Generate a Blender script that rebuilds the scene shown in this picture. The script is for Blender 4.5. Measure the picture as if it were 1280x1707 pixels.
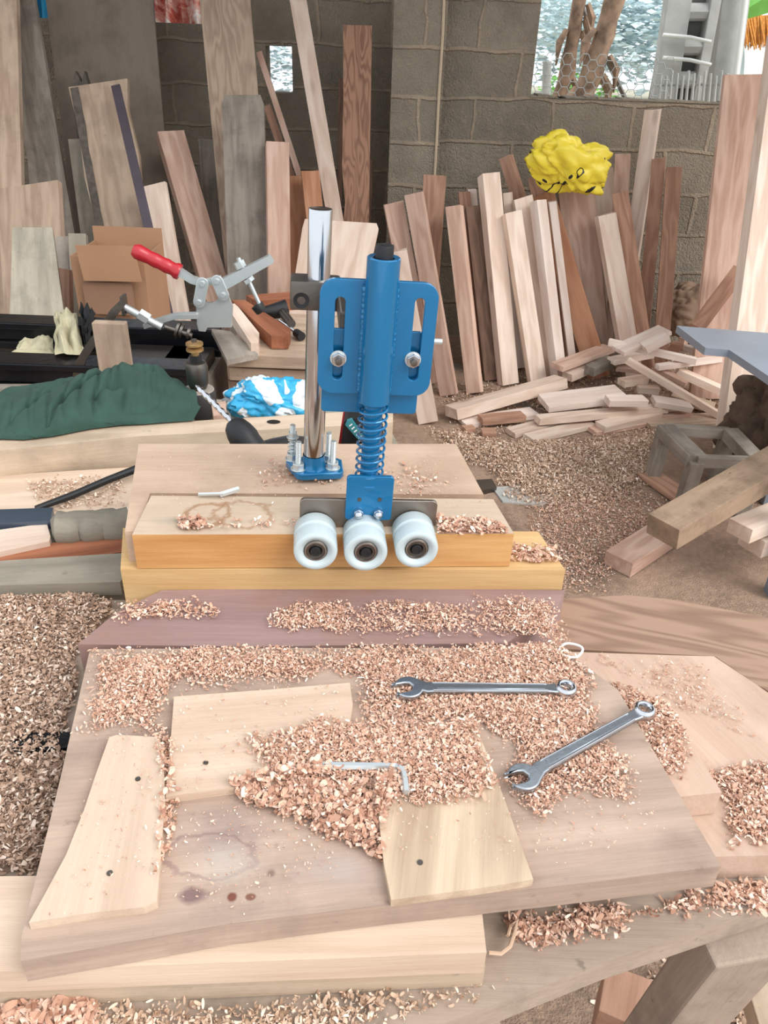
import bpy, bmesh, math, random
import numpy as np
from mathutils import Vector, Matrix, noise
for o in list(bpy.data.objects): bpy.data.objects.remove(o)
random.seed(7); rng = np.random.default_rng(7)
S = bpy.context.scene; COL = S.collection
R = math.radians

# ---------------------------------------------------------------- camera, sky, sun, exposure
F = 1300.0; TH = R(31); RO = R(2.2); CZ = 1.45
cam = bpy.data.cameras.new('camera'); camo = bpy.data.objects.new('camera', cam); COL.objects.link(camo)
cam.sensor_fit = 'VERTICAL'; cam.sensor_height = 36; cam.lens = 36 * F / 1707; cam.clip_start = 0.02; cam.clip_end = 200
FW = Vector((0, math.cos(TH), -math.sin(TH))); R0 = Vector((1, 0, 0)); U0 = Vector((0, math.sin(TH), math.cos(TH)))
CR = math.cos(RO) * R0 + math.sin(RO) * U0; CU = math.cos(RO) * U0 - math.sin(RO) * R0
camo.matrix_world = Matrix(((CR.x, CU.x, -FW.x, 0), (CR.y, CU.y, -FW.y, 0), (CR.z, CU.z, -FW.z, CZ), (0, 0, 0, 1)))
S.camera = camo
S.view_settings.view_transform = 'Standard'; S.view_settings.look = 'None'
S.view_settings.gamma = 1; S.view_settings.use_curve_mapping = False
S.view_settings.exposure = 0.5
S.cycles.max_bounces = 6; S.cycles.diffuse_bounces = 4

W = bpy.data.worlds.new('sky'); S.world = W; W.use_nodes = True
bg = W.node_tree.nodes['Background']; bg.inputs[0].default_value = (0.90, 0.95, 1.0, 1); bg.inputs[1].default_value = 1.05
sl = bpy.data.lights.new('sun', 'SUN'); sl.energy = 1.9; sl.angle = R(40); sl.color = (1.0, 0.97, 0.93)
so = bpy.data.objects.new('sun', sl); COL.objects.link(so)
so.rotation_euler = Vector((-0.75, 0.55, -0.85)).to_track_quat('-Z', 'Y').to_euler()

def ray(px, py):
    return FW + CR * ((px - 640) / F) - CU * ((py - 853.5) / F)
def PZ(px, py, z):
    d = ray(px, py); return Vector((0, 0, CZ)) + d * ((z - CZ) / d.z)
def PY(px, py, y):
    d = ray(px, py); return Vector((0, 0, CZ)) + d * (y / d.y)
def dep(p):
    return (p - Vector((0, 0, CZ))).dot(FW)

# ---------------------------------------------------------------- naming helpers
def tag(o, label=None, cat=None, group=None, kind=None):
    if label: o['label'] = label
    if cat: o['category'] = cat
    if group: o['group'] = group
    if kind: o['kind'] = kind
    return o
def link(name, me, mat, parent=None, mw=None, smooth=False):
    o = bpy.data.objects.new(name, me); COL.objects.link(o)
    if mat: me.materials.append(mat)
    if mw is not None: o.matrix_world = mw
    if parent: o.parent = parent
    if smooth:
        for p in me.polygons: p.use_smooth = True
    return o
def empty(name, label, cat, loc=(0, 0, 0), group=None, mw=None):
    o = bpy.data.objects.new(name, None); COL.objects.link(o); o.empty_display_size = .05
    if mw is not None: o.matrix_world = mw
    else: o.location = loc
    return tag(o, label, cat, group)

# ---------------------------------------------------------------- materials
def lin(c):
    return tuple(((v / 255) / 12.92 if v / 255 <= 0.04045 else ((v / 255 + .055) / 1.055) ** 2.4) for v in c[:3]) + (1,)
class NT:
    def __init__(s, name):
        s.m = bpy.data.materials.new(name); s.m.use_nodes = True; s.t = s.m.node_tree; s.b = s.t.nodes['Principled BSDF']
    def n(s, k, **kw):
        x = s.t.nodes.new(k)
        for a, v in kw.items(): setattr(x, a, v)
        return x
    def l(s, a, b): s.t.links.new(a, b)
    def vmath(s, op, a, b):
        x = s.n('ShaderNodeVectorMath', operation=op)
        for i, v in enumerate((a, b)):
            if v is None: continue
            if hasattr(v, 'links'): s.l(v, x.inputs[i])
            else: x.inputs[i].default_value = v
        return x
    def math(s, op, a, b=0.0, clamp=False):
        x = s.n('ShaderNodeMath', operation=op); x.use_clamp = clamp
        for i, v in enumerate((a, b)):
            if hasattr(v, 'links'): s.l(v, x.inputs[i])
            else: x.inputs[i].default_value = v
        return x.outputs[0]
    def noise(s, vec, scale, detail=4, rough=.55, dist=0):
        x = s.n('ShaderNodeTexNoise'); x.inputs['Scale'].default_value = scale; x.inputs['Detail'].default_value = detail
        x.inputs['Roughness'].default_value = rough; x.inputs['Distortion'].default_value = dist
        if vec is not None: s.l(vec, x.inputs['Vector'])
        return x.outputs['Fac']
    def ramp(s, fac, stops):
        x = s.n('ShaderNodeValToRGB'); e = x.color_ramp.elements
        while len(e) < len(stops): e.new(0.5)
        for i, (p, c) in enumerate(stops): e[i].position = p; e[i].color = c
        s.l(fac, x.inputs[0]); return x.outputs[0]
    def mix(s, fac, a, b, mode='MIX'):
        x = s.n('ShaderNodeMix', data_type='RGBA', blend_type=mode)
        for k, v in ((0, fac), (6, a), (7, b)):
            if hasattr(v, 'links'): s.l(v, x.inputs[k])
            else: x.inputs[k].default_value = v
        return x.outputs[2]
    def bump(s, h, strength, dist=.002):
        x = s.n('ShaderNodeBump'); x.inputs['Strength'].default_value = strength; x.inputs['Distance'].default_value = dist
        s.l(h, x.inputs['Height']); s.l(x.outputs[0], s.b.inputs['Normal'])
    def base(s, c):
        if hasattr(c, 'links'): s.l(c, s.b.inputs['Base Color'])
        else: s.b.inputs['Base Color'].default_value = c
    def set(s, **k):
        for a, v in k.items(): s.b.inputs[a.replace('_', ' ')].default_value = v
def plain(name, c, rough=.5, metal=0, bump=0, bscale=200, var=0, vscale=8, coat=0):
    N = NT(name); N.set(Roughness=rough, Metallic=metal)
    if coat: N.set(Coat_Weight=coat)
    tc = N.n('ShaderNodeTexCoord').outputs['Object']
    if var:
        f = N.noise(tc, vscale, 5)
        c1 = tuple(v * (1 - var) for v in lin(c)[:3]) + (1,); c2 = tuple(min(1, v * (1 + var)) for v in lin(c)[:3]) + (1,)
        N.base(N.ramp(f, [(.3, c1), (.7, c2)]))
    else: N.base(lin(c))
    if bump: N.bump(N.noise(tc, bscale, 3), bump)
    return N.m
def wood(name, lo, hi, rings=1.0, contrast=1.0, rough=.75, dirt=None, dirt_amt=.35, knots=0, spots=(), fine=1.0, vary=.12, satv=0):
    """grain runs along the object's own x"""
    N = NT(name); N.set(Roughness=rough); N.b.inputs['Specular IOR Level'].default_value = .25
    tc = N.n('ShaderNodeTexCoord').outputs['Object']
    rnd = N.n('ShaderNodeObjectInfo').outputs['Random']
    cx = N.n('ShaderNodeCombineXYZ')
    N.l(N.math('MULTIPLY', rnd, 7.3), cx.inputs[0]); N.l(N.math('MULTIPLY', rnd, 3.1), cx.inputs[1]); N.l(N.math('MULTIPLY', rnd, 1.7), cx.inputs[2])
    v = N.vmath('ADD', tc, cx.outputs[0]).outputs[0]
    st = N.vmath('MULTIPLY', v, (1.6, 9, 9)).outputs[0]
    warp = N.noise(st, 1.3, 2, .5)
    # cathedral figure: contour bands of a stretched smooth field
    bands = N.math('MULTIPLY', warp, 26 * rings)
    bands = N.math('SINE', bands)
    bands = N.math('MULTIPLY_ADD', bands, .5); N.t.nodes[-1].inputs[2].default_value = .5
    g2 = N.noise(N.vmath('MULTIPLY', v, (7, 130, 130)).outputs[0], 1.6 * fine, 4, .7)
    g3 = N.noise(N.vmath('MULTIPLY', v, (1.2, 14, 14)).outputs[0], 1.5, 3)
    f = N.math('ADD', N.math('MULTIPLY', bands, .28 * contrast), N.math('ADD', N.math('MULTIPLY', g2, .45), N.math('MULTIPLY', g3, .45)))
    col = N.ramp(f, [(.25, lin(lo)), (.85, lin(hi))])
    tint = N.ramp(rnd, [(0, (1 - vary * 1.6, 1 - vary * 1.8, 1 - vary * 1.9, 1)), (1, (1 + vary, 1 + vary, 1 + vary, 1))])
    col = N.mix(1.0, col, tint, 'MULTIPLY')
    if knots:
        vo = N.n('ShaderNodeTexVoronoi'); vo.inputs['Scale'].default_value = knots
        N.l(N.vmath('MULTIPLY', v, (.8, 2.2, 2.2)).outputs[0], vo.inputs['Vector'])
        k = N.ramp(vo.outputs['Distance'], [(.03, (1, 1, 1, 1)), (.13, (0, 0, 0, 1))])
        col = N.mix(N.math('MULTIPLY', k, .55), col, lin((120, 85, 62)))
    if dirt:
        d = N.noise(v, 7, 6, .65)
        d = N.ramp(d, [(.48, (0, 0, 0, 1)), (.68, (1, 1, 1, 1))])
        col = N.mix(N.math('MULTIPLY', d, dirt_amt), col, lin(dirt))
        sp = N.noise(v, 60, 3, .6); sp = N.ramp(sp, [(.66, (0, 0, 0, 1)), (.74, (1, 1, 1, 1))])
        col = N.mix(N.math('MULTIPLY', sp, dirt_amt * .8), col, lin(dirt))
    if spots:
        gp = N.n('ShaderNodeNewGeometry').outputs['Position']
        wob = N.noise(gp, 45, 4, .6)
        for (p, rx, ry, c, a, hard) in spots:
            q = N.vmath('SUBTRACT', gp, tuple(p)).outputs[0]
            q = N.vmath('MULTIPLY', q, (1 / rx, 1 / ry, 0)).outputs[0]
            ln = N.n('ShaderNodeVectorMath', operation='LENGTH'); N.l(q, ln.inputs[0])
            dd = N.math('ADD', ln.outputs['Value'], N.math('MULTIPLY', N.math('SUBTRACT', wob, .5), 1.1))
            if hard < 0:   # a ring
                dd = N.math('ABSOLUTE', N.math('SUBTRACT', dd, 1.0))
                fac = N.ramp(dd, [(0.02, (a, a, a, 1)), (-hard * 1.25, (0, 0, 0, 1))])
            else:
                fac = N.ramp(dd, [(max(0.0, 1 - hard), (a, a, a, 1)), (1.05, (0, 0, 0, 1))])
            col = N.mix(fac, col, lin(c))
    N.base(col)
    N.bump(N.math('ADD', g2, N.math('MULTIPLY', N.noise(v, 90, 3), .4)), .35, .0015)
    return N.m
M = {}
M['pink'] = wood('pink_sawn_wood', (176, 138, 118), (216, 186, 168), rings=1.2)
M['pale'] = wood('pale_sawn_wood', (200, 172, 152), (234, 216, 200), rings=1.0, knots=3)
M['white'] = wood('bright_sawn_wood', (214, 192, 176), (242, 228, 218), rings=.8)
M['brown'] = wood('reddish_brown_wood', (150, 110, 90), (196, 156, 132), rings=1.4)
M['dark'] = wood('dark_brown_wood', (98, 76, 64), (146, 116, 98), rings=1.6)
M['tan'] = wood('tan_wood', (158, 134, 114), (200, 178, 156), rings=1.0, dirt=(96, 84, 74), dirt_amt=.3, knots=1.5)
M['knotty'] = wood('tall_knotty_wood', (164, 140, 120), (206, 184, 162), rings=2.2, contrast=1.2)
M['grey'] = wood('weathered_grey_wood', (120, 110, 100), (164, 154, 142), rings=.9, dirt=(72, 66, 60), dirt_amt=.45)
M['greygreen'] = wood('grey_green_wood', (128, 122, 110), (172, 164, 148), rings=.8, dirt=(84, 82, 72), dirt_amt=.4)
M['sheet'] = wood('dull_plywood_sheet', (126, 114, 102), (146, 132, 118), rings=.3, contrast=.4, dirt=(86, 76, 68), dirt_amt=.4, vary=.03)
M['orange'] = wood('orange_fresh_wood', (166, 112, 80), (206, 156, 124), rings=1.0)
M['wavy'] = wood('wavy_brown_wood', (126, 92, 74), (178, 138, 114), rings=3.2, contrast=1.8)
M['redwood'] = wood('red_brown_frame_wood', (110, 62, 42), (160, 104, 76), rings=1.0)
M['beam'] = wood('pale_beam_wood', (172, 150, 126), (206, 186, 164), rings=.8, dirt=(120, 108, 92), dirt_amt=.4)
M['bark'] = plain('bark', (92, 84, 76), .9, bump=.8, bscale=60, var=.35, vscale=30)

def spt(px, py, z, wx, wy, c, a, hard):
    p = PZ(px, py, z); return ((p.x, p.y, 0), wx, wy, c, a, hard)
M['bigboard'] = wood('stained_grey_board', (148, 126, 112), (194, 170, 152), rings=.9, contrast=.8, dirt=(124, 106, 98), dirt_amt=.6, vary=.02,
    spots=[spt(385, 1390, .92, .045, .030, (136, 118, 116), .6, .8), spt(322, 1492, .92, .013, .008, (112, 86, 88), .8, .5),
           spt(386, 1495, .92, .0045, .0045, (110, 58, 44), .9, .4), spt(417, 1495, .92, .004, .003, (110, 58, 44), .8, .4),
           spt(452, 1456, .92, .004, .004, (110, 90, 80), .7, .6), spt(352, 1425, .92, .034, .018, (120, 92, 92), .45, -.10),
           spt(560, 1450, .92, .04, .02, (178, 164, 156), .6, .8), spt(410, 1565, .92, .014, .006, (84, 70, 62), .8, .6),
           spt(380, 1440, .92, .03, .02, (188, 178, 168), .5, .7), spt(1010, 1380, .92, .06, .03, (196, 172, 158), .35, .9)])
M['blocktop'] = wood('pale_block_wood', (178, 156, 134), (208, 188, 166), rings=.7, contrast=.6, dirt=(150, 130, 112), dirt_amt=.35, vary=.02,
    spots=[spt(345, 858, .99, .024, .026, (146, 106, 74), .75, -.16), spt(405, 858, .99, .034, .026, (150, 112, 82), .65, -.12),
           spt(290, 868, .99, .03, .012, (150, 144, 132), .4, .8)])
M['blockfront'] = wood('resinous_front_wood', (176, 120, 66), (214, 168, 112), rings=1.2, contrast=.8, vary=.02)
M['backboard'] = wood('pinkish_back_board', (176, 148, 126), (206, 180, 158), rings=.6, contrast=.5, dirt=(146, 124, 106), dirt_amt=.4, vary=.02)
M['yellowblock'] = wood('yellow_front_wood', (186, 146, 96), (220, 188, 138), rings=.8, contrast=.8, vary=.02)
M['purple'] = wood('blurred_band_purple', (128, 104, 104), (168, 140, 132), rings=.5, contrast=.5, dirt=(150, 112, 92), dirt_amt=.7, vary=.02)
M['offcut'] = wood('cream_offcut_wood', (186, 160, 138), (216, 194, 172), rings=1.2, contrast=.9, vary=.05)
M['cathedral'] = wood('figured_offcut_wood', (164, 140, 118), (206, 184, 158), rings=2.0, contrast=1.3, vary=.02)
M['bench'] = wood('dusty_bench_wood', (146, 128, 114), (182, 164, 148), rings=.5, contrast=.5, dirt=(108, 98, 86), dirt_amt=.75, vary=.02)
M['rightsheet'] = wood('pinkish_right_board', (182, 152, 132), (212, 184, 164), rings=1.0, contrast=.7, dirt=(140, 116, 98), dirt_amt=.3, vary=.02)
M['brownboard'] = wood('brown_grained_board', (128, 100, 84), (164, 134, 114), rings=3.0, contrast=1.6, vary=.02)
M['fuzzy'] = wood('rough_fuzzy_beam', (148, 124, 102), (186, 160, 136), rings=.4, contrast=.4, dirt=(104, 88, 72), dirt_amt=.8, vary=.03)

def steel(name, c, rough, bump=.0):
    return plain(name, c, rough, 1.0, bump=bump, bscale=120, var=.08, vscale=12)
M['chrome'] = steel('polished_steel', (200, 202, 206), .16)
M['zinc'] = plain('zinc_plated_steel', (206, 212, 212), .3, .6, var=.06, vscale=12)
M['wrench'] = steel('satin_wrench_steel', (172, 178, 184), .30, .12)
M['darksteel'] = steel('dark_steel', (112, 106, 100), .42, .2)
M['plate'] = steel('raw_steel_plate', (150, 138, 128), .38, .2)
M['blue'] = plain('glossy_blue_paint', (14, 110, 160), .27, 0.3, bump=.08, bscale=30, coat=.5)
M['blueweld'] = plain('blue_weld_bead', (18, 116, 166), .25, .35, bump=1, bscale=300, coat=.6)
M['black'] = plain('black_rubber', (24, 24, 26), .5)
M['blacksteel'] = plain('black_painted_rail', (30, 31, 34), .28, .5, bump=.4, bscale=60, var=.3)
M['red'] = plain('red_plastic_grip', (172, 26, 38), .38, coat=.3)
M['nylon'] = plain('milky_nylon', (184, 196, 198), .3); M['nylon'].node_tree.nodes['Principled BSDF'].inputs['Subsurface Weight'].default_value = .08
M['nylon'].node_tree.nodes['Principled BSDF'].inputs['Subsurface Radius'].default_value = (.01, .012, .014)
M['nylon'].node_tree.nodes['Principled BSDF'].inputs['Subsurface Scale'].default_value = .3
M['brass'] = plain('brass', (196, 160, 108), .35, .8, bump=.2)
M['green'] = plain('dark_green_cloth', (46, 74, 64), .92, bump=.5, bscale=500, var=.15, vscale=20)
M['khaki'] = plain('pale_khaki_rag', (180, 172, 142), .95, bump=.5, bscale=300, var=.15, vscale=20)
M['blackrag'] = plain('black_rag', (22, 22, 24), .95, bump=.5, bscale=300)
M['concrete'] = plain('pale_concrete', (178, 178, 174), .9, bump=.4, bscale=30, var=.15)
M['greymetal'] = plain('blue_grey_metal_table', (142, 152, 164), .42, .35, bump=.2, bscale=20, var=.12, vscale=4)
M['sack'] = plain('brown_sack', (140, 116, 96), .95, bump=.8, bscale=40, var=.25, vscale=6)
M['cardboard'] = plain('brown_cardboard', (164, 124, 94), .85, var=.1, vscale=5)
M['cardboard2'] = plain('darker_cardboard', (140, 106, 84), .85, var=.1, vscale=5)
M['purplebar'] = plain('purple_grey_bar', (86, 76, 84), .5, .3, var=.15)
M['bluebar'] = plain('blue_grey_metal_bar', (86, 98, 114), .4, .6, var=.2)
M['trunk'] = plain('peeling_trunk', (150, 124, 104), .95, bump=1, bscale=25, var=.5, vscale=12)
M['leaf_haze'] = plain('leaves_with_painted_haze', (204, 222, 226), .8, var=.2)  # bright outdoor haze is put into this pale leaf colour
M['leaf_green'] = plain('fresh_green_leaf', (112, 176, 78), .6, var=.2)
M['thatch'] = plain('orange_dry_thatch', (206, 140, 70), .9, bump=.8, bscale=60, var=.3, vscale=40)
M['bluetarp'] = plain('blue_tarp', (60, 170, 220), .6, bump=.5, bscale=5, var=.2)
M['redtarp'] = None
M['whitewall'] = plain('white_outside_wall', (232, 232, 228), .9)
M['wire'] = plain('galvanised_wire', (176, 180, 180), .5, .6)
M['darkground'] = plain('dark_rough_root', (96, 78, 64), .95, bump=1, bscale=30, var=.5, vscale=10)

def tarp_mat():
    N = NT('red_and_white_tarp'); N.set(Roughness=.7)
    tc = N.n('ShaderNodeTexCoord').outputs['Object']
    f = N.noise(tc, 4.5, 3, .6, 1.5)
    N.base(N.ramp(f, [(.42, lin((245, 238, 232))), (.5, lin((238, 190, 176))), (.58, lin((206, 96, 80))), (.72, lin((120, 96, 92)))]))
    return N.m
M['redtarp'] = tarp_mat()
def bag_mat(name, cols, scale, rough=.35):
    N = NT(name); N.set(Roughness=rough)
    tc = N.n('ShaderNodeTexCoord').outputs['Object']
    f = N.noise(tc, scale, 2, .5, .8)
    x = N.n('ShaderNodeValToRGB'); x.color_ramp.interpolation = 'CONSTANT'; e = x.color_ramp.elements
    while len(e) < len(cols): e.new(.5)
    for i, (p, c) in enumerate(cols): e[i].position = p; e[i].color = lin(c)
    N.l(f, x.inputs[0]); N.base(x.outputs[0]); N.bump(N.noise(tc, scale * 5, 4), .4, .004)
    return N.m
M['yellow'] = bag_mat('yellow_rain_cloth', [(0, (234, 210, 62)), (.60, (34, 34, 28)), (.64, (234, 210, 62))], 7)
M['bluebag'] = bag_mat('blue_and_white_plastic_bag', [(0, (214, 222, 226)), (.47, (52, 160, 204)), (.56, (222, 230, 234))], 9)

def wall_mat():
    N = NT('grey_block_masonry'); N.set(Roughness=.95); N.b.inputs['Specular IOR Level'].default_value = .1
    p = N.n('ShaderNodeNewGeometry').outputs['Position']
    wn = N.n('ShaderNodeTexNoise'); wn.inputs['Scale'].default_value = 5; wn.inputs['Detail'].default_value = 5; N.l(p, wn.inputs['Vector'])
    wv = N.vmath('SUBTRACT', wn.outputs['Color'], (.5, .5, .5)).outputs[0]
    wv = N.vmath('MULTIPLY', wv, (.05, .05, .05)).outputs[0]
    pw = N.vmath('ADD', p, wv).outputs[0]
    sx = N.n('ShaderNodeSeparateXYZ'); N.l(pw, sx.inputs[0])
    cb = N.n('ShaderNodeCombineXYZ'); N.l(N.math('ADD', sx.outputs[0], N.math('MULTIPLY', sx.outputs[1], 1.0)), cb.inputs[0]); N.l(sx.outputs[2], cb.inputs[1])
    br = N.n('ShaderNodeTexBrick'); N.l(cb.outputs[0], br.inputs['Vector'])
    br.inputs['Scale'].default_value = 1; br.inputs['Brick Width'].default_value = .40; br.inputs['Row Height'].default_value = .205
    br.inputs['Mortar Size'].default_value = .012; br.inputs['Mortar Smooth'].default_value = .6
    br.inputs['Color1'].default_value = lin((170, 158, 140)); br.inputs['Color2'].default_value = lin((148, 138, 122)); br.inputs['Mortar'].default_value = lin((186, 168, 146))
    n1 = N.noise(p, 3.5, 6, .65); c = N.mix(N.ramp(n1, [(.35, (0, 0, 0, 1)), (.7, (.8, .8, .8, 1))]), br.outputs['Color'], lin((124, 115, 104)))
    n2 = N.noise(p, 26, 5, .7); c = N.mix(N.ramp(n2, [(.5, (0, 0, 0, 1)), (.75, (.5, .5, .5, 1))]), c, lin((172, 152, 126)))
    N.base(c)
    N.bump(N.math('ADD', N.math('MULTIPLY', br.outputs['Fac'], .7), N.math('ADD', N.math('MULTIPLY', n2, .8), N.noise(p, 120, 3))), .9, .015)
    return N.m
M['wall'] = wall_mat()
def floor_mat():
    N = NT('dusty_earth_floor'); N.set(Roughness=.95); N.b.inputs['Specular IOR Level'].default_value = .1
    p = N.n('ShaderNodeNewGeometry').outputs['Position']
    a = N.noise(p, 2.2, 6, .65, .6); b = N.noise(p, 40, 5, .75)
    c = N.ramp(a, [(.32, lin((118, 100, 86))), (.5, lin((156, 132, 114))), (.68, lin((188, 160, 140)))])
    c = N.mix(N.ramp(b, [(.45, (0, 0, 0, 1)), (.7, (.8, .8, .8, 1))]), c, lin((192, 162, 138)))
    g = N.noise(N.vmath('ADD', p, (4.2, 1.3, 0)).outputs[0], 3.2, 4, .55)
    c = N.mix(N.ramp(g, [(.64, (0, 0, 0, 1)), (.70, (.7, .7, .7, 1))]), c, lin((142, 144, 146)))
    N.base(c); N.bump(N.math('ADD', b, N.noise(p, 200, 3)), .7, .01)
    return N.m
M['floor'] = floor_mat()
def chips_mat(name, stops):
    N = NT(name); N.set(Roughness=.8); N.b.inputs['Specular IOR Level'].default_value = .2
    r = N.n('ShaderNodeNewGeometry').outputs['Random Per Island']
    N.base(N.ramp(r, [(p, lin(c)) for p, c in stops])); return N.m
M['chips'] = chips_mat('pink_wood_shavings', [(0, (172, 128, 106)), (.3, (204, 160, 136)), (.6, (222, 184, 160)), (.88, (234, 204, 184)), (1, (244, 228, 214))])
M['chips2'] = chips_mat('mixed_tan_shavings', [(0, (150, 120, 98)), (.3, (196, 164, 138)), (.7, (222, 192, 168)), (1, (242, 226, 208))])
def dust_mat(name, a, b):
    N = NT(name); N.set(Roughness=.95); N.b.inputs['Specular IOR Level'].default_value = .1
    p = N.n('ShaderNodeNewGeometry').outputs['Position']
    f = N.noise(p, 220, 4, .8); f2 = N.noise(p, 25, 4, .6)
    N.base(N.ramp(N.math('ADD', N.math('MULTIPLY', f, .6), N.math('MULTIPLY', f2, .4)), [(.35, lin(a)), (.65, lin(b))]))
    N.bump(N.noise(p, 350, 4, .8), 1, .003); return N.m
M['dust'] = dust_mat('pink_sawdust', (184, 142, 120), (222, 184, 160))
M['dust2'] = dust_mat('grey_tan_sawdust', (184, 156, 134), (226, 200, 178))

M['chips3'] = chips_mat('dull_tan_shavings', [(0, (134, 108, 92)), (.4, (178, 146, 124)), (.75, (208, 178, 156)), (1, (242, 224, 208))])
M['dust3'] = dust_mat('brown_dust', (140, 116, 100), (184, 156, 136))
# ---------------------------------------------------------------- mesh helpers
def bm_box(bm, c, s, rot=None):
    m = Matrix.Translation(c) @ ((rot.to_4x4() if rot else Matrix())) @ Matrix.Diagonal((s[0], s[1], s[2], 1))
    return bmesh.ops.create_cube(bm, size=1, matrix=m)['verts']
def bm_cyl(bm, p0, p1, r0, r1=None, seg=24, caps=True):
    p0 = Vector(p0); p1 = Vector(p1); d = p1 - p0
    q = d.to_track_quat('Z', 'Y').to_matrix().to_4x4()
    bmesh.ops.create_cone(bm, cap_ends=caps, segments=seg, radius1=r0, radius2=r0 if r1 is None else r1, depth=d.length,
                          matrix=Matrix.Translation((p0 + p1) / 2) @ q)
def bm_tube(bm, pts, r, seg=10, caps=True):
    pts = [Vector(p) for p in pts]; rings = []; n = len(pts)
    up = Vector((0, 0, 1)); prev = None
    for i, p in enumerate(pts):
        t = (pts[min(i + 1, n - 1)] - pts[max(i - 1, 0)]).normalized()
        if prev is None:
            a = t.cross(up if abs(t.z) < .9 else Vector((1, 0, 0))).normalized()
        else: a = (prev - t * prev.dot(t)).normalized()
        prev = a; b = t.cross(a); rr = r[i] if isinstance(r, (list, tuple)) else r
        rings.append([bm.verts.new(p + (a * math.cos(k * 2 * math.pi / seg) + b * math.sin(k * 2 * math.pi / seg)) * rr) for k in range(seg)])
    for i in range(n - 1):
        for k in range(seg):
            bm.faces.new((rings[i][k], rings[i][(k + 1) % seg], rings[i + 1][(k + 1) % seg], rings[i + 1][k]))
    if caps: bm.faces.new(rings[0][::-1]); bm.faces.new(rings[-1])
def bm_lathe(bm, prof, seg=40, mat=Matrix()):
    """prof: list of (radius, height) about local z"""
    rings = []
    for r, h in prof:
        rings.append([bm.verts.new(mat @ Vector((r * math.cos(k * 2 * math.pi / seg), r * math.sin(k * 2 * math.pi / seg), h))) for k in range(seg)])
    for a, b in zip(rings, rings[1:]):
        for k in range(seg): bm.faces.new((a[k], a[(k + 1) % seg], b[(k + 1) % seg], b[k]))
    return rings
def finish(bm, name, mat, parent=None, mw=None, bevel=0, smooth=False, angle=35):
    if bevel:
        es = [e for e in bm.edges if len(e.link_faces) == 2 and e.calc_face_angle(0) > R(30)]
        bmesh.ops.bevel(bm, geom=es, offset=bevel, segments=2, affect='EDGES', profile=.6, clamp_overlap=True)
    bmesh.ops.recalc_face_normals(bm, faces=bm.faces)
    me = bpy.data.meshes.new(name); bm.to_mesh(me); bm.free()
    o = link(name, me, mat, parent, mw)
    if smooth:
        for p in me.polygons: p.use_smooth = True
        try: me.set_sharp_from_angle(angle=R(angle))
        except Exception: pass
    return o
def plate2d(outer, holes, th, bevel=0.0004):
    """2D outline with holes, thickness th along local z (centred)"""
    cu = bpy.data.curves.new('outline', 'CURVE'); cu.dimensions = '2D'; cu.fill_mode = 'BOTH'
    cu.extrude = max(th / 2 - bevel, 1e-5); cu.bevel_depth = bevel; cu.bevel_resolution = 2; cu.offset = -bevel
    for poly in [outer] + list(holes):
        sp = cu.splines.new('POLY'); sp.points.add(len(poly) - 1); sp.use_cyclic_u = True
        for i, (x, y) in enumerate(poly): sp.points[i].co = (x, y, 0, 1)
    ob = bpy.data.objects.new('outline', cu); COL.objects.link(ob)
    bpy.context.view_layer.update()
    me = bpy.data.meshes.new_from_object(ob.evaluated_get(bpy.context.evaluated_depsgraph_get()))
    bpy.data.objects.remove(ob); bpy.data.curves.remove(cu)
    return me
def rrect(x0, y0, x1, y1, r, n=8):
    out = []
    for cx, cy, a in ((x1 - r, y1 - r, 0), (x0 + r, y1 - r, 90), (x0 + r, y0 + r, 180), (x1 - r, y0 + r, 270)):
        for k in range(n + 1):
            t = R(a + 90 * k / n); out.append((cx + r * math.cos(t), cy + r * math.sin(t)))
    return out

# ---------------------------------------------------------------- planks
def _leaner(label, top, low, wpx, t, phi, mat, cat='plank', name='plank', group=None, floor=True, shape=None, rag=0):
    """top, low: (px, py, Y) of the middle of the front face; phi > 0 shows the left side, < 0 the right side"""
    T = PY(*top); B = PY(*low)
    if floor:
        k = (T.z - .012) / (T.z - B.z); B = T + (B - T) * k
    w = wpx * dep(T) / F
    ax = (T - B); L = ax.length; ax.normalize()
    h = Vector((1, 0, 0)); h = (h - ax * h.dot(ax)).normalized()
    q = Matrix.Rotation(R(phi), 3, ax); yv = q @ h
    zv = ax.cross(yv)            # towards / away from the camera
    if zv.dot(Vector((0, -1, 0))) < 0: zv = -zv
    if ax.cross(yv).dot(zv) < 0: yv = -yv
    Cn = (T + B) / 2 - zv * (t / 2)
    mw = Matrix(((ax.x, yv.x, zv.x, Cn.x), (ax.y, yv.y, zv.y, Cn.y), (ax.z, yv.z, zv.z, Cn.z), (0, 0, 0, 1)))
    bm = bmesh.new()
    if shape:
        # outline in (0..1 along, -1..1 across), top at 1
        vs = [((u - .5) * L, v * w / 2) for u, v in shape]
        a = [bm.verts.new((x, y, t / 2)) for x, y in vs]; b = [bm.verts.new((x, y, -t / 2)) for x, y in vs]
        bm.faces.new(a); bm.faces.new(b[::-1])
        for i in range(len(a)): bm.faces.new((a[i], b[i], b[(i + 1) % len(a)], a[(i + 1) % len(a)]))
    else:
        bm_box(bm, (0, 0, 0), (L, w, t))
        for v in bm.verts:
            if v.co.x > 0: v.co.x += random.uniform(-.006, .004)
    o = finish(bm, name, mat, mw=mw, bevel=min(.0018, t * .1))
    return tag(o, label, cat, group)
LEAN = []
def leaner(*a, **k): LEAN.append([list(a), k, 0.0])
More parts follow.
